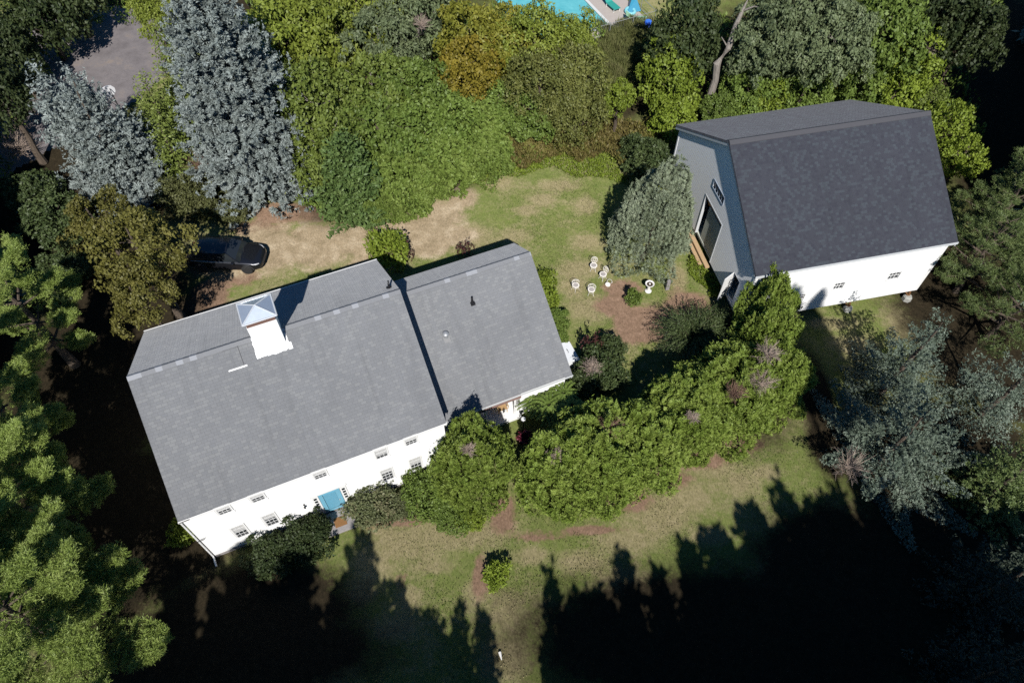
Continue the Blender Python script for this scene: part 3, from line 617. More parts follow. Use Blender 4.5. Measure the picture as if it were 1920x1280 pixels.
# ---------------------------------------------------------------- ground
def smooth(x, a, b):
    t = np.clip((x-a)/(b-a), 0, 1); return t*t*(3-2*t)
def field(kind, X, Y):
    F = np.zeros_like(X)
    for k, x, y, rx, ry in BLOBS:
        if k == kind:
            F = np.maximum(F, np.exp(-(((X-x)/rx)**2 + ((Y-y)/ry)**2)*.9))
    return F
def ground_material():
    m, t, b = newmat('lawn_and_bare_earth'); co = coord(t, 'Object')
    def at(n): a = t.nodes.new('ShaderNodeAttribute'); a.attribute_name = n; return a.outputs['Fac']
    n1 = noise(t, co, .9, 8, .72); n2 = noise(t, co, 2.8, 8, .8); n3 = noise(t, co, 10, 5, .85); n4 = noise(t, co, .28, 4, .6)
    mp = t.nodes.new('ShaderNodeMapping'); mp.inputs['Scale'].default_value = (12, 6, 1); mp.inputs['Rotation'].default_value = (0, 0, .5); t.links.new(co, mp.inputs[0])
    n5 = noise(t, mp.outputs[0], 1., 3, .8)
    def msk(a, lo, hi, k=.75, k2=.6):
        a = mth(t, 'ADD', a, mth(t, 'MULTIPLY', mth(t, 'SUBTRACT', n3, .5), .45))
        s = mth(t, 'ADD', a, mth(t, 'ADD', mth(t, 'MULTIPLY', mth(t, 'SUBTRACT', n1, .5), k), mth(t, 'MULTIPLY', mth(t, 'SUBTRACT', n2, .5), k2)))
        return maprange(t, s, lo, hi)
    g = ramp(t, n1, [(.25, (.078, .122, .022)), (.5, (.130, .170, .038)), (.75, (.185, .210, .060))])
    g = mixc(t, maprange(t, n2, .3, .72, 0, .8), g, (.215, .210, .088))
    g = mixc(t, maprange(t, n3, .35, .7, 0, .6), g, (.050, .072, .018))
    d = ramp(t, n2, [(.3, (.190, .170, .080)), (.55, (.275, .235, .130)), (.75, (.36, .30, .19))])
    d = mixc(t, maprange(t, n3, .4, .75, 0, .6), d, (.085, .085, .035))
    li = ramp(t, n2, [(.3, (.140, .092, .060)), (.55, (.245, .160, .110)), (.75, (.33, .235, .17))])
    li = mixc(t, maprange(t, n3, .45, .7, 0, .7), li, (.07, .048, .028))
    di = ramp(t, n1, [(.28, (.17, .135, .080)), (.5, (.285, .225, .145)), (.72, (.43, .36, .255))])
    di = mixc(t, maprange(t, n3, .5, .72, 0, .6), di, (.14, .095, .06))
    fo = ramp(t, n2, [(.3, (.012, .010, .006)), (.6, (.030, .023, .013)), (.8, (.070, .048, .028))])  # dark forest floor; its blobs also paint shade onto the front lawn
    c = mixc(t, msk(at('dry'), .32, .80), g, d)
    # thin worn spots all over the lawn
    c = mixc(t, maprange(t, mth(t, 'ADD', n4, mth(t, 'MULTIPLY', n2, .55)), .74, .96, 0, .8), c, d)
    c = mixc(t, msk(at('litter'), .34, .60), c, li)
    c = mixc(t, msk(at('dirt'), .36, .66, .8, .4), c, di)
    c = mixc(t, msk(at('forest_and_shade'), .30, .60, .5, .2), c, fo)
    c = mixc(t, 1., c, maprange(t, mth(t, 'ADD', mth(t, 'MULTIPLY', n5, .5), mth(t, 'MULTIPLY', n3, .5)), .36, .64, .58, 1.42), 'MULTIPLY')
    t.links.new(c, b.inputs['Base Color']); b.inputs['Roughness'].default_value = .95; b.inputs['Specular IOR Level'].default_value = .1; b.inputs['Diffuse Roughness'].default_value = 1.
    bump(t, b, mth(t, 'ADD', mth(t, 'MULTIPLY', n3, .5), mth(t, 'MULTIPLY', n5, .6)), .06, .9)
    return m
GM = ground_material()
def relief(X, Y):
    return .05*np.sin(X*.33+1.1)*np.cos(Y*.27) + .03*np.sin(X*.9+Y*.7)
def sheet(name, xs, ys, keep=None, dz=0., mat=None):
    X, Y = np.meshgrid(xs, ys); nx, ny = len(xs), len(ys)
    Z = relief(X, Y)*np.exp(-((X/60)**4 + ((Y-30)/60)**4)) - .08 + dz
    V = np.stack([X, Y, Z], 2).reshape(-1, 3)
    i = np.arange(nx-1); j = np.arange(ny-1); I, J = np.meshgrid(i, j)
    a = (J*nx + I).ravel(); F = np.stack([a, a+1, a+nx+1, a+nx], 1)
    if keep is not None:
        cx = X[:-1, :-1].ravel() + .5*(xs[1]-xs[0]); cy = Y[:-1, :-1].ravel() + .5*(ys[1]-ys[0]); F = F[keep(cx, cy)]
        used = np.unique(F); mp_ = np.full(len(V), -1); mp_[used] = np.arange(len(used)); V = V[used]; F = mp_[F]
    me = bpy.data.meshes.new(name); me.from_pydata(V.tolist(), [], F.tolist()); me.update()
    for k in ('dry', 'litter', 'dirt', 'forest_and_shade'):
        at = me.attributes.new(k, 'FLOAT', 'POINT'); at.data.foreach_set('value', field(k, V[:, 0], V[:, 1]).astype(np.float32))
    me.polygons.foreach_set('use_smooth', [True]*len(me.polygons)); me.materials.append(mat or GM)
    o = bpy.data.objects.new(name, me); COL.objects.link(o); tag(o, kind='structure'); return o
xs = np.concatenate([np.array([-900, -400, -200, -120, -80, -62]), np.arange(-56, 56.1, .4), np.array([62, 80, 120, 200, 400, 900])])
ys = np.concatenate([np.array([-900, -400, -200, -120, -70, -40, -25, -16]), np.arange(-10, 78.1, .4), np.array([84, 95, 120, 200, 400, 1200])])
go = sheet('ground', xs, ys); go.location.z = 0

def polydist(px, py, poly):
    """inside test"""
    inside = np.zeros(px.shape, bool); n = len(poly)
    for i in range(n):
        x0, y0 = poly[i]; x1, y1 = poly[(i+1) % n]
        c = ((y0 > py) != (y1 > py)) & (px < (x1-x0)*(py-y0)/(y1-y0+1e-12) + x0); inside ^= c
    return inside
DRIVE = [(-26, 29.6), (-20, 29.3), (-14.6, 30.2), (-11, 31.0), (-8.5, 31.4), (-5.2, 32.4), (-3.2, 33.6), (-1.4, 35.2), (-.6, 37.4), (-2.2, 38.2), (-4.2, 37.4), (-6.5, 36.0), (-9, 34.8), (-12, 35.4), (-15.5, 35.2), (-19, 34.9), (-26, 34.6)]
sheet('driveway', np.arange(-27, 1, .4), np.arange(28.8, 39, .4), lambda x, y: polydist(x, y, DRIVE), dz=.006)

asph, t_, b_ = newmat('worn_asphalt'); co_ = coord(t_)
c_ = ramp(t_, noise(t_, co_, .6, 6, .7), [(.3, (.13, .115, .115)), (.55, (.19, .17, .17)), (.75, (.26, .21, .17))])
c_ = mixc(t_, 1., c_, maprange(t_, noise(t_, co_, 14, 4, .8), .3, .7, .75, 1.2), 'MULTIPLY')
t_.links.new(c_, b_.inputs['Base Color']); b_.inputs['Roughness'].default_value = .9
ROAD = [(-30.5, 46), (-29, 47.8), (-27.8, 51), (-28.0, 54.5), (-28.8, 57.5), (-31.5, 60), (-35.5, 61.0), (-39, 60), (-44, 57), (-47, 52), (-47, 46), (-46, 38), (-40, 36.5), (-36, 39), (-33, 43)]
sheet('paved_yard', np.arange(-48, -27, .35), np.arange(36, 62, .35), lambda x, y: polydist(x, y, ROAD), dz=.010, mat=asph)

# ---------------------------------------------------------------- shared building materials
WHITE = siding('white_clapboard', (.82, .82, .81), .115)
TRIM = plain('white_trim_paint', (.80, .80, .79), .5, var=.05)
SASH = plain('sash_paint', (.62, .62, .62), .5, var=.05)
GREYTRIM = plain('grey_trim_paint', (.55, .57, .58), .55)
GLASS, t_, b_ = newmat('window_glass'); b_.inputs['Base Color'].default_value = (.02, .024, .028, 1); b_.inputs['Roughness'].default_value = .06; b_.inputs['Specular IOR Level'].default_value = .8
BLIND = plain('pale_blind', (.50, .50, .49), .7, var=.08)
SH_MAIN = shingle('grey_shingles', (.218, .224, .234), (.205, .212, .223), (.242, .248, .254), .15, .26, .008, fleck=.16)
SH_BARN = shingle('slate_shingles', (.047, .050, .064), (.040, .042, .056), (.057, .066, .080), .15, .20, .006, fleck=.25)
CAPM = plain('ridge_cap_shingle', (.185, .19, .20), .9, var=.2, sc=20)
CAPL = plain('pale_cap_shingle', (.27, .28, .30), .9, var=.1, sc=20)
BCAP = plain('barn_ridge_shingle', (.062, .062, .070), .9, var=.15, sc=12)
BRICK = plain('brown_brick', (.16, .09, .07), .9, var=.45, sc=25)
METAL = plain('dull_roof_metal', (.46, .52, .60), .38, .55, .12, 5)
LEAD = plain('galvanised_flashing', (.40, .41, .42), .45, .5, .3, 14)
BLACK = plain('black_pipe', (.015, .015, .016), .5)
WOODB = plain('reddish_brown_wood', (.16, .075, .028), .7, var=.35, sc=9)
WOODT = plain('tan_wood', (.42, .27, .13), .7, var=.3, sc=12)
CONC = plain('pale_concrete', (.33, .33, .30), .9, var=.25, sc=5)
STONE = plain('grey_stone', (.27, .25, .245), .9, var=.3, sc=10)
DARKW = plain('dark_interior_boards', (.035, .028, .022), .9)
WIRON = plain('white_painted_iron', (.78, .74, .68), .5, var=.12, sc=25)
BLUEP = plain('sky_blue_paint', (.17, .42, .56), .45, var=.1)
BLUED = plain('deeper_blue_door_paint', (.13, .36, .50), .45, var=.12)

def slope_mesh(name, mat, parent, x0, x1, ya, za, yb, zb, th=.14):
    """one roof slope from eave (ya,za) to ridge (yb,zb) with real thickness, UV in metres"""
    mb = MB(); L = math.hypot(yb-ya, zb-za); dy, dz = (yb-ya)/L, (zb-za)/L
    n = Vector((0, -dz, dy)) if dy > 0 else Vector((0, dz, -dy))
    a = Vector((x0, ya, za)); b = Vector((x1, ya, za)); c = Vector((x1, yb, zb)); d = Vector((x0, yb, zb)); o = n*-th
    mb.add([a, b, c, d, a+o, b+o, c+o, d+o], [(0,1,2,3) if dy > 0 else (3,2,1,0), (7,6,5,4), (0,4,5,1), (1,5,6,2), (2,6,7,3), (3,7,4,0)])
    def uvf(p): return (p.x + 31.3, (p.y-ya)*dy + (p.z-za)*dz + (7 if dy > 0 else 23))
    return mb.build(name, mat, parent, uvs=uvf)

def clapboards(parent, axis, at_, out, z0, z1, spans, pitch=.115, lip=.017, name='clapboard'):
    """overlapping boards on a wall: each one leans out to a lip at its foot. spans(z) gives the stretches of wall at that height"""
    mb = MB(); z = z0
    while z < z1:
        zt = min(z+pitch, z1)
        for lo, hi in spans(zt):
            if hi-lo < .03: continue
            def P(s, d, h): return (at_+out*d, s, h) if axis == 'a' else (s, at_+out*d, h)
            mb.add([P(lo, lip, z), P(hi, lip, z), P(hi, .003, zt), P(lo, .003, zt)], [(0,1,2,3)])
            mb.add([P(lo, lip, z), P(hi, lip, z), P(hi, .0, z), P(lo, .0, z)], [(3,2,1,0)])
        z += pitch
    return mb.build(name, CLAP, parent)
def minus(lo, hi, z, holes):
    L_ = [(lo, hi)]
    for a, b, c, d in holes:
        if c-.06 < z < d+.12:
            N_ = []
            for s, e in L_:
                if b <= s or a >= e: N_.append((s, e))
                else: N_ += [(s, a)] if a > s else []; N_ += [(b, e)] if b < e else []
            L_ = N_
    return L_
CLAP = plain('white_clapboard_paint', (.82, .82, .81), .55, var=.05, sc=3)
# ---------------------------------------------------------------- farmhouse (main block and lower wing)
HX, HY, HYAW = -14.603, 12.168, R(23.439)
house = thing('farmhouse', 'long white clapboard farmhouse with grey shingle roofs in two levels', 'house', (HX, HY, 0), HYAW)
L, D, E, RZ, MM = 12.354, 11.185, 4.834, 8.519, 5.551
sl = (RZ-E)/MM; O, K = -.05, .118
O = .06
def gable_block(name, mat, parent, x0, x1, y0, y1, e, m, r, s2, cut=.16):
    """walls with gables: pentagon prism, top kept just under the roof slabs"""
    mb = MB(); zr = r - s2*(y1-y0-m)
    pts = [(x0, y0, -.3), (x0, y1, -.3), (x0, y1, zr-cut), (x0, y0+m, r-cut), (x0, y0, e-cut)]
    mb.prism(pts, (x1-x0, 0, 0)); return mb.build(name, mat, parent)
gable_block('wall', WHITE, house, 0, L, 0, D, E, MM, RZ, sl, .19)
roof = slope_mesh('roof', SH_MAIN, house, -K, L+K, -O, E - sl*O, MM, RZ)
slope_mesh('rear_roof', SH_MAIN, house, -K, L+K, D+.0, RZ - sl*(D-MM), MM, RZ)
mb = MB(); mb.box(-K-.02, L+K+.02, -O-.035, -O-.002, E-sl*O-.17, E-sl*O-.03)
mb.box(-K-.02, L+K+.02, D+.002, D+.035, RZ-sl*(D-MM)-.17, RZ-sl*(D-MM)+.015)
mb.build('fascia', TRIM, house)
for x0, x1 in ((-K+.01, -K+.04), (L+K-.04, L+K-.01)):
    mb = MB()
    for ya, za, yb, zb in ((-O, E-sl*O, MM, RZ), (D, RZ-sl*(D-MM), MM, RZ)):
        mb.prism([(x0, ya, za-.175), (x0, yb, zb-.175), (x0, yb, zb-.32), (x0, ya, za-.32)], (x1-x0, 0, 0))
    mb.build('rake_board', GREYTRIM, house)
def ridge_caps(parent, x0, x1, y, z, s, seed, matA=CAPM, matB=CAPL, w=.17, step=.145, prob=.3, lift=.012):
    g = np.random.default_rng(seed)
    tgt = MB(); x = x0; mi = []
    while x < x1-.01:
        xe = min(x+step, x1); mi += [1 if g.random() < prob else 0]*12; h0 = lift; h1 = lift + .014
        for sg in (-1, 1):
            ye = y + sg*w; ze = z - s*w
            P = [(x, y, z+h1), (xe, y, z+h0), (xe, ye, ze+h0), (x, ye, ze+h1)]
            Q = [(p[0], p[1], p[2]-.012) for p in P]
            if sg > 0: P = P[::-1]; Q = Q[::-1]
            tgt.add(P+Q, [(3,2,1,0), (4,5,6,7), (0,1,5,4), (1,2,6,5), (2,3,7,6), (3,0,4,7)])
        x = xe
    o = tgt.build('ridge_cap', matA, parent); o.data.materials.append(matB); o.data.polygons.foreach_set('material_index', mi)
ridge_caps(house, -K, L+K, MM, RZ, sl, 3, step=.30, prob=.27)

def sash_window(parent, x, z0, z1, wd=.60, y=0., look=0, nm='window'):
    f = MB(); fw = .07
    f.box(x-fw, x+wd+fw, y-.045, y+.02, z1, z1+.09); f.box(x-fw-.02, x+wd+fw+.02, y-.075, y+.02, z0-.07, z0)
    f.box(x-fw, x-.003, y-.04, y+.02, z0+.002, z1-.002); f.box(x+wd+.003, x+wd+fw, y-.04, y+.02, z0+.002, z1-.002)
    w_ = f.build(nm, TRIM, parent)
    p = MB(); p.box(x+.002, x+wd-.002, y-.012, y+.01, z0+.002, z1-.002); p.build('pane', GLASS, w_)
    s = MB(); mid = (z0+z1)/2
    s.box(x+.003, x+wd-.003, y-.03, y-.013, mid-.025, mid+.025)
    for i in (1, 2): s.box(x+wd*i/3-.012, x+wd*i/3+.012, y-.024, y-.0125, z0+.004, mid-.026); s.box(x+wd*i/3-.012, x+wd*i/3+.012, y-.024, y-.0125, mid+.026, z1-.004)
    for zz in (z0+(mid-z0)/2, mid+(z1-mid)/2): s.box(x+.004, x+wd-.004, y-.027, y-.0128, zz-.012, zz+.012)
    s.box(x+.003, x+.028, y-.031, y-.0131, z0+.004, z1-.004); s.box(x+wd-.028, x+wd-.003, y-.031, y-.0131, z0+.004, z1-.004)
    s.build('sash', SASH, w_)
    if look:
        bl_ = MB(); bl_.box(x+.03, x+wd-.03, y-.0126, y-.0122, z0+.0 + (z1-z0)*(1-look), z1-.01); bl_.build('blind', BLIND, w_)
    return w_
for x, z0, z1, lk in ((1.46, 3.90, 4.70, .55), (2.98, 3.90, 4.70, .5), (5.90, 3.90, 4.70, .6), (8.85, 3.66, 4.70, .7), (10.36, 3.90, 4.70, .5),
                      (1.43, 1.05, 2.30, .45), (2.90, 1.05, 2.30, .4), (8.82, 1.15, 2.38, .35), (10.33, 1.15, 2.40, .45)):
    sash_window(house, x, z0, z1, .56, look=lk)
HOLES = [(x-.09, x+.65, z0-.02, z1-.06) for x, z0, z1 in ((1.46, 3.90, 4.70), (2.98, 3.90, 4.70), (5.90, 3.90, 4.70), (8.85, 3.66, 4.70), (10.36, 3.90, 4.70), (1.43, 1.05, 2.30), (2.90, 1.05, 2.30), (8.82, 1.15, 2.38), (10.33, 1.15, 2.40))] + [(5.25, 7.07, 0, 2.42)]
clapboards(house, 'b', 0, -1, .15, E-.2, lambda z: minus(0, L, z, HOLES))
# front door with blue surround and side lights
dr = MB(); dr.box(5.64, 6.69, -.05, .02, .18, 2.38); drr = dr.build('door', BLUEP, house)
q = MB(); q.box(5.85, 6.46, -.062, -.051, .45, 2.18); q.build('door_panel', BLUED, drr)
q = MB(); q.box(5.83, 5.85, -.066, -.0515, .43, 2.20); q.box(5.851, 6.46, -.066, -.0515, .43, .449); q.build('panel_edge', BLACK, drr)
q = MB(); q.lathe([(.0, 0), (.03, .0), (.035, .03), (.02, .05), (0, .055)], 10); kn = q.build('door_knob', LEAD, drr); kn.rotation_euler = (R(90), 0, 0); kn.location = (6.52, -.062, 1.15)
q = MB(); q.box(5.30, 5.62, -.04, .02, .18, 2.38); q.box(6.71, 7.02, -.04, .02, .18, 2.38); q.box(5.25, 7.07, -.09, .02, 2.385, 2.52); q.build('door_casing', TRIM, house)
for xx in (5.38, 6.79):
    q = MB()
    for zz in (1.02, 1.32, 1.62, 1.92): q.box(xx, xx+.15, -.046, -.0405, zz, zz+.2)
    q.build('side_light', GLASS, house)
q = MB(); q.box(-.04, .04, -.03, 0, -.06, .06); q.tube([(0, -.03, .0), (0, -.12, .03), (0, -.15, -.03)], .012, 6); q.lathe([(.0, -.13), (.04, -.13), (.055, -.02), (.03, .02), (0, .03)], 10, (0, -.15))
wl = q.build('wall_lantern', BLACK, house); wl.location = (4.87, 0, 1.88)
q = MB(); q.tube([(-.06, -.07, 4.65), (-.06, -.07, .35), (-.06, -.12, .2), (-.06, -.55, .05)], .045, 8); q.box(-.09, -.03, -.12, 0, 3.0, 3.03); q.box(-.09, -.03, -.12, 0, 1.2, 1.23)
q.build('downspout', TRIM, house)
q = MB(); q.tube([(-.09, -.11, 4.70), (.35, -.11, 4.72)], .02, 6); q.build('pipe_bracket', BLACK, house)
q = MB(); q.tube([(-.09, -.13, 2.4), (.25, -.13, 2.42)], .02, 6); q.build('pipe_bracket', BLACK, house)
# foundation
q = MB(); q.box(-.03, L+.03, -.03, -.001, -.3, .14); q.box(-.03, -.001, 0, D, -.3, .14); q.box(-.03, L, D+.001, D+.03, -.3, .14); q.build('foundation', STONE, house)
# chimney boxed in white with hipped metal cap
cu, cv, cw, cdp, ch = 5.435, 4.936, 1.30, 1.067, 9.875
q = MB(); q.box(cu, cu+cw, cv, cv+cdp, 7.6, ch+.02); chim = q.build('chimney', plain('white_render', (.86, .86, .85), .8, var=.04), house)
q = MB(); q.box(cu+.02, cu+cw-.02, cv+.02, cv+cdp-.02, ch+.022, ch+.30); q.build('brick_neck', BRICK, chim)
q = MB(); zc = ch+.42; a, b, c, d = (cu-.10, cv-.10, zc), (cu+cw+.10, cv-.10, zc), (cu+cw+.10, cv+cdp+.12, zc), (cu-.10, cv+cdp+.12, zc); ap = (cu+cw/2, cv+cdp/2, zc+.34)
q.add([a, b, c, d, ap], [(0,1,4), (1,2,4), (2,3,4), (3,0,4), (3,2,1,0)]); q.build('cap', METAL, chim)
q = MB()
for p in (a, b, c, d): q.tube([Vector(p)+Vector((0,0,.012)), Vector(ap)+Vector((0,0,.012))], .028, 6)
for p1, p2 in ((a, b), (b, c), (c, d), (d, a)): q.tube([p1, p2], .04, 6)
q.build('cap_seam', plain('pale_seam_metal', (.66, .68, .70), .35, .3), chim)
for xx, yy in ((cu+.05, cv+.05), (cu+cw-.05, cv+.05), (cu+.05, cv+cdp-.05), (cu+cw-.05, cv+cdp-.05)): q = MB(); q.box(xx-.03, xx+.03, yy-.03, yy+.03, ch+.303, zc-.002); q.build('cap_post', LEAD, chim)
g_ = random.Random(5); q = MB()
zf = lambda y: (E + sl*y) if y < MM else RZ - sl*(y-MM)
x = cu-.14
while x < cu+cw+.14:
    wd = g_.uniform(.10, .2); y0, y1 = cv-.26+g_.uniform(-.03, .03), cv-.02
    q.add([(x, y0, zf(y0)+.012), (x+wd, y0, zf(y0)+.012), (x+wd, y1, zf(y1)+.03), (x, y1, zf(y1)+.03)], [(0,1,2,3)]); x += wd*.96
for sx in (cu-.10, cu+cw+.02):
    y = cv-.02
    while y < cv+.62:
        q.add([(sx-g_.uniform(0,.05), y, zf(y)+.02), (sx+.09, y, zf(y)+.02), (sx+.09, y+.12, zf(y+.12)+.035), (sx-.01, y+.12, zf(y+.12)+.035)], [(0,1,2,3)]); y += .15
q.build('flashing', LEAD, chim)
# patch of later shingles beside the chimney: dark slit and white strip
def onroof(x, y, dz): return (x, y, E + sl*y + dz)
q = MB(); q.add([onroof(3.96, 4.56, .014), onroof(4.80, 4.56, .014), onroof(4.80, 4.615, .014), onroof(3.96, 4.615, .014)], [(0,1,2,3)]); q.build('roof_strip', TRIM, house)
q = MB(); q.add([onroof(4.66, 4.62, .014), onroof(4.685, 4.62, .014), onroof(4.685, 5.40, .014), onroof(4.66, 5.40, .014)], [(0,1,2,3)])
q.add([onroof(3.98, 5.37, .014), onroof(4.655, 5.37, .014), onroof(4.655, 5.39, .014), onroof(3.98, 5.39, .014)], [(0,1,2,3)]); q.build('roof_slit', plain('tar_line', (.05, .05, .055), .8), house)
q = MB(); q.tube([(12.08, 6.15, 8.0), (12.08, 6.15, 8.50), (12.10, 6.20, 8.62)], .05, 10); q.box(11.95, 12.2, 6.0, 6.3, 8.08, 8.12, None); q.build('vent_pipe', BLACK, house)

# wing
X0, W2, D2, E2, R2, M2, WY = 12.50, 7.156, 7.262, 3.002, 6.65, 5.411, 1.393
s2 = (R2-E2)/M2; O2, K2 = .30, .25
mb = MB()
zr2 = R2 - s2*(D2-M2); PA, PB = 14.6, 17.02
# wall shell: gable ends, rear, and a front with the porch recess
mb.prism([(X0, WY, -.3), (X0, WY+D2, -.3), (X0, WY+D2, zr2-.19), (X0, WY+M2, R2-.19), (X0, WY, E2-.19)], (.12, 0, 0))
mb.prism([(X0+W2-.12, WY, -.3), (X0+W2-.12, WY+D2, -.3), (X0+W2-.12, WY+D2, zr2-.19), (X0+W2-.12, WY+M2, R2-.19), (X0+W2-.12, WY, E2-.19)], (.12, 0, 0))
mb.box(X0+.12, X0+W2-.12, WY+D2-.12, WY+D2, -.3, zr2-.2)
mb.box(X0+.12, PA, WY, WY+.12, -.3, E2-.22); mb.box(PB, X0+W2-.12, WY, WY+.12, -.3, E2-.22)
mb.box(PA-.1, PA-.002, WY+.122, WY+1.5, -.3, E2-.05); mb.box(PB+.002, PB+.1, WY+.122, WY+1.5, -.3, E2-.05); mb.box(PA-.1, PB+.1, WY+1.502, WY+1.6, -.3, E2+.6)
mb.build('wing_wall', WHITE, house)
slope_mesh('wing_roof', SH_MAIN, house, X0+.13, X0+W2+K2, WY-O2, E2 - s2*O2, WY+M2, R2)
slope_mesh('wing_rear_roof', SH_MAIN, house, X0+.13, X0+W2+K2, WY+D2+.3, R2 - s2*(D2+.3-M2), WY+M2, R2)
mb = MB()
for ya, za, yb, zb in ((WY-O2, E2-s2*O2, WY+M2, R2), (WY+D2+.3, R2-s2*(D2+.3-M2), WY+M2, R2)):
    x0 = X0+W2+K2-.04; mb.prism([(x0, ya, za-.175), (x0, yb, zb-.175), (x0, yb, zb-.32), (x0, ya, za-.32)], (.028, 0, 0))
mb.box(X0+.13, X0+W2+K2+.03, WY-O2-.03, WY-O2-.002, E2-s2*O2-.17, E2-s2*O2-.03)
mb.build('wing_trim', GREYTRIM, house)
ridge_caps(house, X0+.13, X0+W2+K2, WY+M2, R2, s2, 8, step=.30, prob=.2)
mb = MB(); mb.box(PA, PB, WY-.12, WY+.1, 2.02, 2.34); mb.box(PA, PB, WY+.102, WY+1.5, 2.30, 2.36); mb.build('porch_beam', plain('pinkish_brown_boards', (.24, .15, .13), .8, var=.3, sc=8), house)
mb = MB(); mb.box(PA-.05, PB+.02, WY-.22, WY+1.5, .0, .22); mb.build('porch_floor', TRIM, house)
for xx in (16.72, 15.0): mb = MB(); mb.tube([(xx, WY+.02, .22), (xx, WY+.02, 2.02)], .07, 8); mb.build('porch_post', TRIM, house)
mb = MB(); mb.box(15.55, 16.3, WY+1.45, WY+1.499, .9, 1.9); mb.build('porch_window', GLASS, house)
clapboards(house, 'b', WY, -1, .1, E2-.25, lambda z: minus(X0+.1, X0+W2, z, [(PA, PB, -1, 2.3)]))
# roof fittings on the wing
zw = lambda y: E2 + s2*(y-WY)
mb = MB(); P0 = Vector((16.05, 5.5, zw(5.5)))
mb.box(15.93, 16.17, 5.36, 5.62, zw(5.49)-.10, zw(5.49)+.04, None); mb.lathe([(.09, zw(5.5)-.05), (.06, zw(5.5)+.16), (.05, zw(5.5)+.40), (.06, zw(5.5)+.40)], 12, (16.05, 5.52)); mb.build('vent_pipe', BLACK, house)
mb = MB(); zb_ = zw(4.5); mb.lathe([(.13, zb_-.1), (.13, zb_+.18), (.17, zb_+.19), (.17, zb_+.24), (.10, zb_+.32), (.0, zb_+.34)], 20, (14.16, 4.5)); mb.build('flue_cap', LEAD, house)
mb = MB(); mb.add([(14.0, 4.22, zw(4.22)+.013), (14.33, 4.22, zw(4.22)+.013), (14.33, 4.5, zw(4.5)+.013), (14.0, 4.5, zw(4.5)+.013)], [(0,1,2,3)]); mb.build('flue_flashing', plain('weathered_lead', (.2, .2, .2), .7), house)
# sloped white hatchway on the end wall
mb = MB(); x0 = X0+W2+.002; mb.prism([(x0, 3.1, -.1), (x0, 3.1, .95), (x0+1.9, 3.1, .45), (x0+1.9, 3.1, -.1)], (0, 1.42, 0)); hw = mb.build('hatchway', plain('white_hatch_paint', (.78, .80, .82), .5, var=.05), house)
mb = MB()
mb.tube([(x0+1.45, 3.75, .575), (x0+1.45, 3.75, .66), (x0+1.45, 3.95, .66), (x0+1.45, 3.95, .575)], .014, 6); mb.box(x0+.05, x0+1.88, 3.80, 3.812, .44, .98, Matrix.Identity(4)) if False else None
mb.build('handle', BLACK, hw)

# doorstep and mat
M_ = Matrix.Translation((HX, HY, 0)) @ Matrix.Rotation(HYAW, 4, 'Z')
def hloc(x, y, z=0): return tuple(M_ @ Vector((x, y, z)))
mb = MB(); mb.box(-.85, .85, -.62, .62, -.2, .10)
o = mb.build('doorstep', STONE, None, bevel=.02); o.location = hloc(6.25, -.68); o.rotation_euler = (0, 0, HYAW); tag(o, 'grey stone doorstep slab in front of the blue door', 'doorstep')
mb = MB(); mb.box(-.30, .30, -.26, .26, 0, .02)
o = mb.build('door_mat', plain('coir_mat', (.22, .11, .04), .95, var=.4, sc=60), None); o.location = hloc(6.15, -.74, .102); o.rotation_euler = (0, 0, HYAW); tag(o, 'brown doormat lying on the stone step', 'doormat')
# wicker chair on the porch
ch_ = thing('porch_chair', 'tan wooden chair standing in the recessed porch of the lower wing', 'chair', hloc(16.15, WY+.55, .22), HYAW)
mb = MB(); mb.box(-.27, .27, -.25, .25, .38, .43); mb.build('seat', WOODT, ch_, bevel=.01)
mb = MB()
for i in range(7): mb.box(-.25+i*.08, -.22+i*.08, .22, .25, .432, .95)
mb.box(-.27, .27, .215, .255, .952, 1.02); mb.build('backrest', WOODT, ch_)
for x_, y_ in ((-.24, -.22), (.24, -.22), (-.24, .22), (.24, .22)):
    mb = MB(); mb.tube([(x_, y_, 0), (x_, y_, .378)], .022, 6); mb.build('leg', WOODT, ch_)
for s_ in (-1, 1): mb = MB(); mb.box(s_*.3-.03, s_*.3+.03, -.27, .25, .62, .65); mb.tube([(s_*.3, -.24, .39), (s_*.3, -.24, .62)], .018, 6); mb.build('armrest', WOODT, ch_)

# ---------------------------------------------------------------- barn
BX, BY, BZ, BYAW = 13.448, 26.208, .801, R(12.4286)
barn = thing('barn', 'big white clapboard barn with dark slate shingle roof standing on posts', 'barn', (BX, BY, BZ), BYAW)
LB, DB, EB, RB = 11.705, 12.506, 4.531, 8.345
sb = (RB-EB)/(DB/2); OB, KB = .234, .234; cut = .2
T = .16
OA, OB2, OZ = 4.66, 7.35, 3.36      # the big door opening in the gable
def gz(y): return (EB + sb*y if y < DB/2 else EB + sb*(DB-y)) - cut
mb = MB()
def strip(ya, yb, za, zb=None, x0=0., x1=T):
    ys_ = [ya] + ([DB/2] if ya < DB/2 < yb else []) + [yb]
    top = [(x0, y, gz(y)) for y in ys_] if zb is None else [(x0, y, zb) for y in ys_]
    mb.prism([(x0, ya, za), (x0, yb, za)] + top[::-1], (x1-x0, 0, 0))
DA, DB_, DZ0, DZ1 = 1.20, 2.02, .12, 2.10      # small door near the front corner
GA, GB_, GZ0, GZ1 = 5.30, 6.85, 4.42, 4.92      # high window
strip(0, DA, 0); strip(DA, DB_, DZ1); strip(DA, DB_, 0, DZ0); strip(DB_, OA, 0)
strip(OA, GA, OZ); strip(GA, GB_, OZ, GZ0); strip(GA, GB_, GZ1); strip(GB_, OB2, OZ); strip(OB2, DB, 0)
mb.build('gable_wall', siding('barn_gable_siding', (.88, .88, .87), .21), barn)
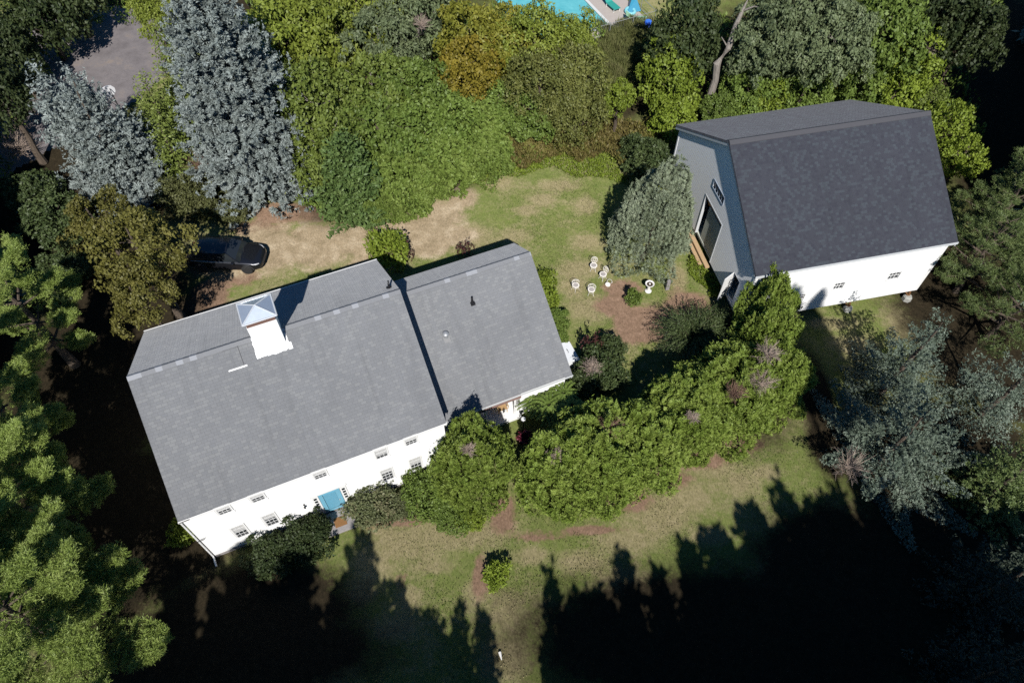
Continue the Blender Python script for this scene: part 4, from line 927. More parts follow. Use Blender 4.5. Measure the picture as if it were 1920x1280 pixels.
mb = MB(); strip(0, DB, 0, None, LB-T, LB); mb.box(T, LB-T, DB-T, DB, 0, gz(DB)-.02)
wins = [(5.47, 6.07, 1.46, 2.06), (8.93, 9.63, 1.50, 2.12), (3.15, 3.75, 1.10, 1.56)]
xs_ = sorted(wins); xa = T
for x0, x1, z0, z1 in xs_:
    mb.box(xa, x0, 0, T, 0, gz(0)-.02); mb.box(x0, x1, 0, T, 0, z0); mb.box(x0, x1, 0, T, z1, gz(0)-.02); xa = x1
mb.box(xa, LB-T, 0, T, 0, gz(0)-.02)
mb.build('wall', WHITE, barn)
slope_mesh('roof', SH_BARN, barn, -KB, LB+KB, -OB, EB-sb*OB, DB/2, RB)
slope_mesh('rear_roof', SH_BARN, barn, -KB, LB+KB, DB+OB, EB-sb*OB, DB/2, RB)
mb = MB()
for sg in (-1, 1):
    for (xa, xb, lift) in ((-KB, LB+KB, .02),):
        w_ = .22; P = [(xa, DB/2, RB+lift+.04), (xb, DB/2, RB+lift+.04), (xb, DB/2+sg*w_, RB-sb*w_+lift+.03), (xa, DB/2+sg*w_, RB-sb*w_+lift+.03)]
        Q = [(p[0], p[1], p[2]-.035) for p in P]
        if sg > 0: P = P[::-1]; Q = Q[::-1]
        mb.add(P+Q, [(3,2,1,0), (4,5,6,7), (0,1,5,4), (1,2,6,5), (2,3,7,6), (3,0,4,7)])
mb.build('ridge_vent', BCAP, barn)
for x0, x1 in ((-KB+.02, -KB+.06), (LB+KB-.06, LB+KB-.02)):
    mb = MB()
    for ya, yb in ((-OB, DB/2), (DB+OB, DB/2)):
        mb.prism([(x0, ya, EB-sb*OB-.175), (x0, yb, RB-.175), (x0, yb, RB-.36), (x0, ya, EB-sb*OB-.36)], (x1-x0, 0, 0))
    mb.build('rake_board', GREYTRIM, barn)
mb = MB(); mb.box(-KB-.03, LB+KB+.03, -OB-.035, -OB-.002, EB-sb*OB-.18, EB-sb*OB-.02)
# soffits and a pair of frieze lines under the rake
for ya, za, yb, zb in ((-OB+.02, EB-sb*OB-.17, .0, EB-.165),): mb.box(-KB, LB+KB, ya, -.002, za-.03, za-.0)
mb.build('fascia', GREYTRIM, barn)
mb = MB(); mb.box(-.025, T, -.03, -.002, 0, gz(0)-.03); mb.box(-.03, -.002, -.028, .12, 0, gz(0)-.05); mb.build('corner_board', TRIM, barn)
mb = MB(); mb.box(-.03, -.002, DB-.12, DB+.02, 0, gz(DB)-.05); mb.build('corner_board', TRIM, barn)
mb = MB(); mb.box(LB-.14, LB+.02, -.03, -.002, 0, gz(0)-.03); mb.build('corner_board', TRIM, barn)
mb = MB(); mb.box(-.0, LB, -.035, -.003, -.10, -.001); mb.build('water_table', TRIM, barn)
clapboards(barn, 'b', 0, -1, .0, EB-cut-.05, lambda z: minus(.0, LB, z, [(a-.07, b_2, c, d) for a, b_2, c, d in [(w_[0], w_[1]+.07, w_[2], w_[3]) for w_ in wins]]))
# interior, seen through the opening
mb = MB(); mb.box(T+.002, LB-T-.002, T+.002, DB-T-.002, -.18, -.02); mb.build('floor', plain('grey_green_floor', (.55, .57, .50), .8, var=.2, sc=2), barn)
mb = MB(); mb.box(2.2, 2.3, OA-1.4, OB2+1.4, -.0, 3.6); mb.box(T+.01, 2.15, OA-.9, OA-.82, 0, 3.4); mb.build('inner_wall', plain('orange_brown_boards', (.40, .20, .08), .8, var=.3, sc=6), barn)
mb = MB(); mb.box(T+.03, T+.08, OA-.25, OB2-.5, -.0, 2.70); mb.build('sliding_door', plain('grey_green_door_board', (.42, .45, .40), .8, var=.15, sc=2), barn)
mb = MB(); mb.box(T+.10, T+.15, OA-.25, OB2+.3, 2.60, 3.38); mb.build('header_board', plain('orange_brown_header', (.50, .24, .08), .8, var=.3, sc=6), barn)
mb = MB(); mb.box(T+.01, 2.55, OA-.82, OB2+.9, 3.40, 3.48); mb.build('loft_floor', DARKW, barn)
mb = MB(); mb.box(-.02, T, OA, OA+.07, 0, OZ-.002); mb.box(-.02, T, OB2-.07, OB2, 0, OZ-.002); mb.box(-.022, T-.01, OA+.072, OB2-.072, OZ-.09, OZ-.003); mb.build('door_frame', GREYTRIM, barn)
mb = MB(); mb.box(-.30, -.03, OA-.15, OB2+.6, -.34, -.22); mb.box(-.55, -.32, OA+.3, OB2+.9, -.50, -.40); mb.build('threshold_plank', plain('weathered_tan_plank', (.44, .30, .17), .8, var=.3, sc=8), barn)
# high window, small door
q = MB(); q.box(-.03, .05, GA-.06, GA, GZ0-.06, GZ1+.06); q.box(-.03, .05, GB_, GB_+.06, GZ0-.06, GZ1+.06); q.box(-.032, .05, GA, GB_, GZ1, GZ1+.06); q.box(-.032, .05, GA, GB_, GZ0-.06, GZ0)
for i in range(1, 5): yy = GA+(GB_-GA)*i/5; q.box(.0, .05, yy-.015, yy+.015, GZ0+.001, GZ1-.001)
wv = q.build('window', plain('blue_grey_sash', (.3, .35, .42), .6), barn); q = MB(); q.box(.06, .07, GA, GB_, GZ0, GZ1); q.build('pane', GLASS, wv)
Md = Matrix.Translation((-.02, DB_, 0)) @ Matrix.Rotation(R(-62), 4, 'Z')
q = MB(); q.box(-.0, .045, -.80, 0, DZ0, DZ1-.02, Md); sdor = q.build('door', TRIM, barn)
q = MB(); q.box(-.01, -.001, -.70, -.12, 1.15, 1.95, Md); q.build('door_pane', GLASS, sdor)
for x0, x1, z0, z1 in wins:
    f = MB(); f.box(x0-.07, x0-.002, -.03, .02, z0-.07, z1+.07); f.box(x1+.002, x1+.07, -.03, .02, z0-.07, z1+.07); f.box(x0-.001, x1+.001, -.032, .02, z1+.002, z1+.072); f.box(x0-.001, x1+.001, -.05, .02, z0-.07, z0-.002)
    wo = f.build('window', TRIM, barn); s = MB()
    for i in (1, 2): xx = x0+(x1-x0)*i/3; s.box(xx-.016, xx+.016, .03, .055, z0, z1)
    zz = (z0+z1)/2; s.box(x0, x1, .028, .054, zz-.016, zz+.016); s.build('sash', TRIM, wo)
    p = MB(); p.box(x0, x1, .06, .07, z0, z1); p.build('pane', GLASS, wo)
# posts on concrete pads, stone infill
for px_ in (3.4, 7.33, 11.35):
    q = MB(); q.tube([(px_, .12, -.02), (px_+.05, -.02, -.55)], .07, 8); q.tube([(px_-.45, .14, -.02), (px_-.02, -.02, -.55)], .05, 6); q.build('post', WOODB, barn)
    q = MB(); q.lathe([(.30, -1.0), (.28, -.62), (.20, -.55)], 7, (px_, -.05)); q.build('footing', CONC, barn)
q = MB(); q.box(.3, LB-.3, .6, .8, -1.1, -.19); q.box(.4, .6, .8, DB-.6, -1.1, -.19); q.box(LB-.7, LB-.5, .8, DB-.6, -1.1, -.19); q.build('foundation', STONE, barn)
q = MB(); q.box(-.05, LB+.05, .05, .25, -.19, -.021); q.build('sill_beam', DARKW, barn)
# ---------------------------------------------------------------- the parked car
PAINT, t_, b_ = newmat('black_car_paint'); b_.inputs['Base Color'].default_value = (.030, .032, .040, 1); b_.inputs['Roughness'].default_value = .38; b_.inputs['Metallic'].default_value = .75
b_.inputs['Coat Weight'].default_value = 1.; b_.inputs['Coat Roughness'].default_value = .12
TYRE = plain('tyre_rubber', (.02, .02, .02), .85); RIM = plain('alloy', (.35, .35, .36), .35, .7); PLAST = plain('black_plastic', (.03, .03, .032), .6)
CHROME = plain('bright_metal', (.7, .7, .7), .2, .9); LAMPG, t_, b_ = newmat('lamp_glass'); b_.inputs['Base Color'].default_value = (.55, .56, .58, 1); b_.inputs['Roughness'].default_value = .1
REDL = plain('red_lens', (.35, .01, .01), .2)
def build_car():
    c = thing('parked_car', 'black four-door car parked on the drive with its rear half in tree shade', 'car', (-18.15, 31.36, -.03), R(-2.5))
    # nose towards +X; length 4.75, width 1.92
    st = [ # x, half width, sill z, shoulder z, deck z, crown
        (-2.36, .70, .42, .78, .84), (-2.26, .84, .30, .92, 1.00), (-1.7, .94, .24, .98, 1.04), (-.8, .96, .22, .97, 1.02), (.2, .96, .22, .95, 1.00), (.9, .96, .22, .93, 1.00),
        (1.4, .95, .22, .90, .98), (1.85, .93, .24, .85, .92), (2.12, .86, .28, .78, .84), (2.30, .72, .34, .66, .72), (2.38, .50, .40, .56, .60)]
    P = []; F = []; n = 13
    for x, w_, z0, zs, zd in st:
        prof = [(-w_*.9, z0), (-w_*.985, z0+.10), (-w_, (z0+zs)/2), (-w_*.985, zs-.06), (-w_*.93, zs+.01), (-w_*.75, zd-.01), (0, zd+.02)]
        prof = prof + [(-a, b) for a, b in prof[-2::-1]]
        for y, z in prof: P.append((x, y, z))
    for i in range(len(st)-1):
        for k in range(n-1): F.append((i*n+k, (i+1)*n+k, (i+1)*n+k+1, i*n+k+1))
        F.append((i*n+n-1, (i+1)*n+n-1, (i+1)*n, i*n))
    F.append(tuple(range(n))); F.append(tuple((len(st)-1)*n+k for k in reversed(range(n))))
    mb = MB(); mb.add(P, F); body = mb.build('body', PAINT, c, smooth=True)
    m = body.modifiers.new('s', 'SUBSURF'); m.levels = 1; m.render_levels = 2
    # greenhouse
    def gh(name, mat, inset, x0b, x1b, x0t, x1t, wb, wt, zb, zt, sub=0):
        P = []; F = []
        for (xa, xb, w_, z) in ((x0b, x1b, wb, zb), (x0b*.7+x0t*.3, x1b*.7+x1t*.3, wb*.72+wt*.28, zb+(zt-zb)*.36), (x0t, x1t, wt, zt), (x0t+.12, x1t-.15, wt-.10, zt+.05)):
            w_ -= inset
            for j in range(6):
                t = j/5; P.append((xa+(xb-xa)*t, -w_*(1-.05*abs(2*t-1)**2), z))
            for j in range(6):
                t = 1-j/5; P.append((xa+(xb-xa)*t, w_*(1-.05*abs(2*t-1)**2), z))
        for i in range(3):
            for k in range(12): F.append((i*12+k, i*12+(k+1)%12, (i+1)*12+(k+1)%12, (i+1)*12+k))
        F.append(tuple(36+k for k in range(12)))
        b = MB(); b.add(P, F); return b.build(name, mat, c, smooth=False)
    gh('window', GLASS, 0, -2.15, 1.12, -1.62, .28, .88, .68, .96, 1.58)
    rf = MB(); P = []
    g = [(-1.72, .64), (-1.2, .69), (-.5, .71), (.1, .70), (.36, .63)]
    for x, w_ in g:
        for y, z in ((-w_, 1.56), (-w_*.8, 1.635), (0, 1.665), (w_*.8, 1.635), (w_, 1.56)): P.append((x, y, z))
    F = [(i*5+k, (i+1)*5+k, (i+1)*5+k+1, i*5+k+1) for i in range(4) for k in range(4)]
    rf.add(P, F); rf.build('roof', PAINT, c, smooth=True)
    for s in (-1, 1):
        q = MB()
        q.tube([(1.10, s*.87, .97), (.72, s*.80, 1.26), (.34, s*.66, 1.57)], .032, 6); q.build('pillar', PAINT, c)
        q = MB(); q.tube([(-2.1, s*.86, .98), (-1.75, s*.66, 1.57)], .05, 6); q.build('pillar', PAINT, c)
        q = MB(); q.tube([(-.35, s*.885, .97), (-.38, s*.70, 1.58)], .035, 6); q.build('pillar', PAINT, c)
        q = MB(); q.tube([(1.0, s*.885, .985), (.0, s*.90, .99), (-2.0, s*.88, 1.0)], .010, 5); q.build('window_trim', CHROME, c)
    for s in (-1, 1):
        q = MB(); q.box(-.09, .09, -.11, .11, -.06, .07); o = q.build('mirror', PAINT, c, bevel=.03); o.location = (.72, s*1.03, 1.03)
        q = MB(); q.add([(2.03, s*.80, .70), (2.24, s*.62, .66), (2.16, s*.66, .76), (1.98, s*.80, .80), (1.86, s*.88, .78)], [(0,1,2,3,4)])
        q = MB(); q.tube([(1.86, s*.86, .80), (2.05, s*.79, .765), (2.20, s*.66, .715)], [.03, .055, .04], 8); q.build('headlight', LAMPG, c)
        q = MB(); q.box(-2.37, -2.24, s*.62-.16, s*.62+.16, .80, .90); q.build('tail_light', REDL, c)
    q = MB(); q.box(2.27, 2.40, -.42, .42, .44, .60); q.build('grille', PLAST, c, bevel=.02)
    q = MB(); q.tube([(1.15, -.70, 1.005), (.98, -.1, 1.06)], .012, 5); q.tube([(1.15, .02, 1.01), (.98, .6, 1.06)], .012, 5); q.build('wiper', PLAST, c)
    for x, s in ((1.42, -1), (1.42, 1), (-1.42, -1), (-1.42, 1)):
        wh = MB(); wh.lathe([(.24, -.115), (.33, -.115), (.36, -.08), (.36, .08), (.33, .115), (.24, .115)], 28)
        w_ = wh.build('wheel', TYRE, c, smooth=False); w_.rotation_euler = (R(90), 0, 0); w_.location = (x, s*.875, .36)
        q = MB(); q.lathe([(.0, .07), (.06, .085), (.07, .06)], 12); q.lathe([(.215, .02), (.24, .115), (.255, .115), (.25, .02)], 28)
        for k in range(5):
            a = 2*math.pi*k/5; Mx = Matrix.Rotation(a, 4, 'Z'); q.box(.05, .235, -.028, .028, .05, .085, Mx)
        q2 = q.build('rim', RIM, w_); 
        if s > 0: q2.rotation_euler = (R(180), 0, 0)
        else: pass
        q = MB(); q.lathe([(.0, -.03), (.235, -.03), (.235, .0), (0, .0)], 20); q.build('brake_disc', PLAST, w_)
        ar = MB()
        pts = [(x + .43*math.cos(a), s*.90, .36 + .43*math.sin(a)) for a in [math.pi*k/10 for k in range(11)]]
        ar.tube(pts, .045, 6); ar.build('wheel_arch', PLAST, c)
    return c
build_car()

# ---------------------------------------------------------------- garden furniture
CANE = plain('greyish_seat_weave', (.36, .33, .31), .8, var=.2, sc=40)
def garden_chair(label, x, y, rz, kind=0):
    c = thing('garden_chair', label, 'chair', (x, y, -.06), rz, 'white iron garden chairs')
    s = MB(); s.lathe([(.19, .43), (.22, .425), (.235, .44), (.22, .455), (.19, .45)], 24)
    for k in range(8):
        a = math.pi*k/8; s.tube([(.20*math.cos(a), .20*math.sin(a), .44), (-.20*math.cos(a), -.20*math.sin(a), .44)], .009, 4)
    s.lathe([(.0, .436), (.09, .436), (.10, .446), (0, .447)], 16); s.lathe([(.14, .438), (.155, .438), (.155, .447), (.14, .447)], 20)
    st2 = s.build('seat', WIRON, c); s = MB(); s.lathe([(.0, .4555), (.165, .4555), (.165, .459), (0, .459)], 20); s.build('seat_panel', CANE, st2)
    b = MB()
    if kind == 0:
        ring = [(.20*math.sin(a), .21 + .06*math.cos(a)*-1*.5, .74 - .24*math.cos(a)) for a in [2*math.pi*k/20 for k in range(21)]]
        b.tube(ring, .016, 6); b.tube([(-.10, .20, .44), (-.09, .20, .52)], .014, 6); b.tube([(.10, .20, .44), (.09, .20, .52)], .014, 6)
        for (cx, cz, r) in ((0, .74, .09), (-.09, .84, .05), (.09, .84, .05), (-.09, .64, .05), (.09, .64, .05), (0, .90, .04), (0, .58, .04)):
            b.tube([(cx+r*math.cos(a), .225, cz+r*math.sin(a)) for a in [2*math.pi*k/12 for k in range(13)]], .010, 4)
    else:
        arc = [(.24*math.cos(a), .0+.24*math.sin(a), .70) for a in [R(-15)+R(210)*k/16 for k in range(17)]]
        b.tube(arc, .018, 6)
        for k in range(0, 17, 2): p = arc[k]; b.tube([(p[0]*.93, p[1]*.93, .44), (p[0], p[1], .70)], .009, 4)
        b.tube([(p[0], p[1], .57) for p in arc], .008, 4)
    b.build('backrest', WIRON, c)
    for k in range(4):
        a = R(45+90*k); l = MB(); l.tube([(.19*math.cos(a), .19*math.sin(a), .43), (.16*math.cos(a), .16*math.sin(a), .25), (.25*math.cos(a), .25*math.sin(a), .0)], .013, 6); l.build('leg', WIRON, c)
    t = MB(); t.tube([(.165*math.cos(a), .165*math.sin(a), .24) for a in [2*math.pi*k/16 for k in range(17)]], .008, 4); t.build('stretcher', WIRON, c)
    return c
garden_chair('round backed white iron chair, farthest back of the four on the lawn', 5.17, 30.85, R(-8))
garden_chair('round backed white iron chair turned sideways beside the fallen stool', 5.72, 30.12, R(-48))
garden_chair('white iron tub chair nearest the lower wing of the house', 3.95, 29.22, R(42), 1)
garden_chair('white iron tub chair nearest the camera, beside the dry grass', 4.92, 28.88, R(-8), 1)
st_ = thing('fallen_stool', 'small white iron stool lying on its side behind the sideways chair', 'stool', (6.0, 29.5, .12), R(-25))
Mt = Matrix.Rotation(R(74), 4, 'X')
mb = MB(); mb.lathe([(0, .0), (.15, .0), (.17, .015), (.15, .03), (0, .03)], 20); mb.v = [tuple(Mt @ Vector(p)) for p in mb.v]; mb.build('seat', WIRON, st_)
mb = MB(); mb.tube([(.17*math.cos(a), .17*math.sin(a), -.36) for a in [2*math.pi*k/16 for k in range(17)]], .012, 5); mb.v = [tuple(Mt @ Vector(p)) for p in mb.v]; mb.build('foot_ring', WIRON, st_)
for k in range(3):
    a = R(120*k+20); mb = MB(); mb.tube([(.12*math.cos(a), .12*math.sin(a), 0), (.17*math.cos(a), .17*math.sin(a), -.36)], .011, 5); mb.v = [tuple(Mt @ Vector(p)) for p in mb.v]; mb.build('leg', WIRON, st_)
# birdbath
WCON = plain('white_cast_concrete', (.74, .72, .68), .8, var=.12, sc=12)
bb = thing('birdbath', 'white pedestal birdbath with dark water in its bowl', 'birdbath', (8.52, 29.12, -.06))
mb = MB(); mb.lathe([(.20, 0), (.21, .05), (.17, .08), (.10, .14), (.085, .40), (.11, .56), (.14, .60)], 24); mb.build('pedestal', WCON, bb)
mb = MB(); mb.lathe([(.10, .601), (.24, .66), (.28, .72), (.285, .74), (.255, .745), (.18, .70), (.0, .69)], 28); bw = mb.build('bowl', WCON, bb)
mb = MB(); mb.lathe([(.0, .703), (.19, .703), (.19, .7045), (0, .7045)], 24); mb.build('water', plain('still_dark_water', (.05, .032, .02), .08), bw)
mb = MB(); mb.lathe([(.0, .700), (.065, .705), (.06, .73), (0, .735)], 14); mb.build('bird_stone', WCON, bw)
g = MB(); g.prism([(-.12, -.07, 0), (.13, -.07, 0), (.11, -.06, .92), (.02, -.06, .98), (-.10, -.06, .90)], (0, .14, 0)); o = g.build('standing_stone', STONE, None, bevel=.015); o.location = (9.72, 29.28, -.08); o.rotation_euler = (R(4), R(-3), R(12)); tag(o, 'narrow grey stone slab standing upright behind the birdbath', 'stone')
# lamp and red flowers in the gap of the evergreens
gl = thing('garden_lamp', 'white globe garden lamp in the dark gap beside the evergreens', 'lamp', (.62, 19.2, -.05))
mb = MB(); mb.tube([(0, 0, 0), (0, 0, 1.25)], .03, 8); mb.build('post', BLACK, gl)
mb = MB(); mb.lathe([(.03, 1.25), (.09, 1.27), (.13, 1.36), (.12, 1.45), (.06, 1.52), (0, 1.53)], 16); mb.build('lamp_shade', plain('white_globe', (.75, .76, .76), .4), gl)
# debris
o = MB(); o.lathe([(.0, 0), (.075, .0), (.06, .12), (.02, .36), (0, .37)], 12); o = o.build('lawn_marker', WCON, None); o.location = (-.50, 7.75, -.02); o.rotation_euler = (R(78), 0, R(15)); tag(o, 'small white cone lying alone on the front lawn', 'cone')

# ---------------------------------------------------------------- basketball hoop at the paved yard
bh = thing('basketball_hoop', 'basketball hoop with white fan shaped backboard at the edge of the paved yard', 'basketball hoop', (-28.2, 43.9, -.05), R(50))
mb = MB()
mb.tube([(0, 0, 0), (0, 0, 2.5), (0, .25, 2.75)], .055, 10); mb.build('pole', BLACK, bh)
mb = MB(); mb.tube([(0, .02, 2.35), (.3, .95, 2.75)], .025, 6); mb.tube([(0, .02, 2.35), (-.3, .95, 2.75)], .025, 6); mb.tube([(0, .1, 2.62), (.3, .95, 3.25)], .025, 6); mb.tube([(0, .1, 2.62), (-.3, .95, 3.25)], .025, 6); mb.build('brace', BLACK, bh)
mb = MB(); pts = [(-.30, 1.0, 2.55), (.30, 1.0, 2.55), (.62, 1.0, 2.85), (.66, 1.0, 3.1), (.50, 1.0, 3.38), (.2, 1.0, 3.5), (-.2, 1.0, 3.5), (-.50, 1.0, 3.38), (-.66, 1.0, 3.1), (-.62, 1.0, 2.85)]
mb.prism(pts, (0, .05, 0)); mb.build('backboard', plain('white_board', (.8, .8, .82), .4, var=.03), bh)
mb = MB(); mb.tube([(.23*math.cos(a), 1.33+.23*math.sin(a), 2.75) for a in [2*math.pi*k/18 for k in range(19)]], .012, 5); mb.build('rim', plain('orange_rim', (.5, .12, .02), .5), bh)
mb = MB()
for k in range(10):
    a = 2*math.pi*k/10; a2 = a+.5; mb.tube([(.23*math.cos(a), 1.33+.23*math.sin(a), 2.75), (.12*math.cos(a2), 1.33+.12*math.sin(a2), 2.35)], .006, 3)
mb.build('net', TRIM, bh)
mb = MB(); mb.box(-.3, .3, -.35, .25, 0, .14); mb.build('base', BLACK, bh, bevel=.04)

# ---------------------------------------------------------------- neighbour's pool
POOLW, t_, b_ = newmat('pool_water'); co_ = coord(t_)
n_ = noise(t_, co_, 1.3, 3)
t_.links.new(ramp(t_, n_, [(.3, (.10, .42, .47)), (.7, (.16, .52, .56))]), b_.inputs['Base Color']); b_.inputs['Roughness'].default_value = .05; b_.inputs['Specular IOR Level'].default_value = .5
bump(t_, b_, noise(t_, co_, 3., 3), .03, .4)
DECK = plain('pinkish_pool_deck', (.42, .37, .33), .85, var=.12, sc=3)
PYAW = math.atan2(.43, .90); PA_ = Vector((8.1, 57.9))
def ploc(a, b): # a: along the near edge to the left, b: away
    return (PA_.x - a*math.cos(PYAW) - b*math.sin(PYAW), PA_.y - a*math.sin(PYAW) + b*math.cos(PYAW))
def ppoly(name, pts, z, mat, kind='structure', th=.0):
    mb = MB(); mb.prism([(*ploc(a, b), z) for a, b in pts], (0, 0, -.12 if not th else -th)); o = mb.build(name, mat); tag(o, kind=kind); return o
ppoly('pool_water', [(.0, 0), (7, 0), (7, 11), (0, 11)], .02, POOLW)
ppoly('pool_deck', [(-3.4, -1.1), (8.5, -1.1), (8.5, -.02), (-.02, -.02), (-.02, 11.5), (-3.4, 11.5)], .06, DECK)
mb = MB()
for a0, a1, b0, b1 in ((-.25, 0-.0, -.25, 11), (0, 7, -.25, 0)):
    mb.prism([(*ploc(a0, b0), .062), (*ploc(a1, b0), .062), (*ploc(a1, b1), .062), (*ploc(a0, b1), .062)], (0, 0, .05))
o = mb.build('pool_coping', plain('white_coping', (.62, .64, .62), .6, var=.05)); tag(o, kind='structure')
def lounger(label, a, b, rz, col, base):
    x, y = ploc(a, b); c = thing('pool_lounger', label, 'lounger', (x, y, .06), rz)
    m1 = MB(); m1.box(-.32, .32, -.9, .35, .30, .35); m1.build('seat', col, c)
    m1 = MB(); Mx = Matrix.Translation((0, .36, .32)) @ Matrix.Rotation(R(35), 4, 'X'); m1.box(-.32, .32, 0, .75, 0, .05, Mx); m1.build('backrest', col, c)
    for xx, yy in ((-.3, -.8), (.3, -.8), (-.3, .3), (.3, .3)): m1 = MB(); m1.tube([(xx, yy, 0), (xx, yy, .30)], .025, 6); m1.build('leg', base, c)
TEAL = plain('teal_cushion', (.03, .30, .25), .7); PALEB = plain('pale_turquoise_vinyl', (.22, .55, .62), .5); PGREEN = plain('pale_green_fabric', (.30, .52, .34), .7)
lounger('teal and white lounger on the pool deck at the top edge', -1.55, 2.3, PYAW+R(5), TEAL, TRIM)
lounger('pale green deck chair at the pool deck corner', -2.4, -.5, PYAW+R(60), PGREEN, TRIM)
fl = MB(); fl.tube([(.38*math.cos(a), .38*math.sin(a), .16) for a in [2*math.pi*k/16 for k in range(17)]], .15, 10, False); fl = fl.build('swim_ring', PALEB, None, smooth=True); fl.location = (*ploc(-2.6, .9), .08); fl.rotation_euler = (R(8), R(6), 0); tag(fl, 'pale turquoise swim ring lying on the pool deck', 'swim ring')
tp = MB(); tp.prism([(-.5, -.5, 0), (.55, -.2, 0), (.1, 1.3, .0)], (0, 0, .02)); 
tp = MB(); tp.add([(-.6, -.6, .05), (.7, -.5, .05), (.35, .1, .95), (-.1, 0, .9), (.15, 1.3, .15), (.65, .9, .1)], [(0,1,2,3), (1,5,2), (2,5,4,3), (0,3,4)])
tp = tp.build('tarpaulin', plain('blue_tarpaulin', (.02, .22, .36), .5, var=.2), None); tp.location = (*ploc(-3.0, 1.3), .06); tp.rotation_euler = (0, 0, .2); tag(tp, 'blue tarpaulin draped over a stack by the pool fence', 'tarpaulin')
bar = thing('water_barrel', 'bright blue plastic barrel standing outside the pool fence', 'barrel', (11.3, 57.35, -.08))
mb = MB(); mb.lathe([(.26, 0), (.30, .05), (.31, .45), (.30, .85), (.27, .9)], 20); mb.build('body', plain('bright_blue_plastic', (.02, .10, .55), .4, var=.1), bar)
mb = MB(); mb.lathe([(.0, .901), (.25, .901), (.26, .93), (.22, .95), (0, .94)], 20); mb.build('lid', plain('blue_plastic_lid', (.05, .17, .62), .4), bar)
fe = thing('pool_fence', 'thin metal fence around the pool deck corner', 'fence', (*ploc(-3.7, -1.3), 0), PYAW)
mb = MB()
for zz in (.15, 1.15): mb.tube([(0, 0, zz), (0, 11, zz)], .02, 6); mb.tube([(0, 0, zz), (-11, 0, zz)], .02, 6)
mb.build('rail', LEAD, fe)
for k in range(6):
    m1 = MB(); m1.tube([(0, 2.2*k, -.1), (0, 2.2*k, 1.25)], .03, 6); m1.build('post', LEAD, fe)
    if k: m1 = MB(); m1.tube([(-2.2*k, 0, -.1), (-2.2*k, 0, 1.25)], .03, 6); m1.build('post', LEAD, fe)
mb = MB()
for k in range(46): mb.tube([(0, .24*k, .15), (0, .24*k+.0, 1.15)], .006, 3, False); mb.tube([(-.24*k, 0, .15), (-.24*k, 0, 1.15)], .006, 3, False)
mb.build('wire_mesh', LEAD, fe)

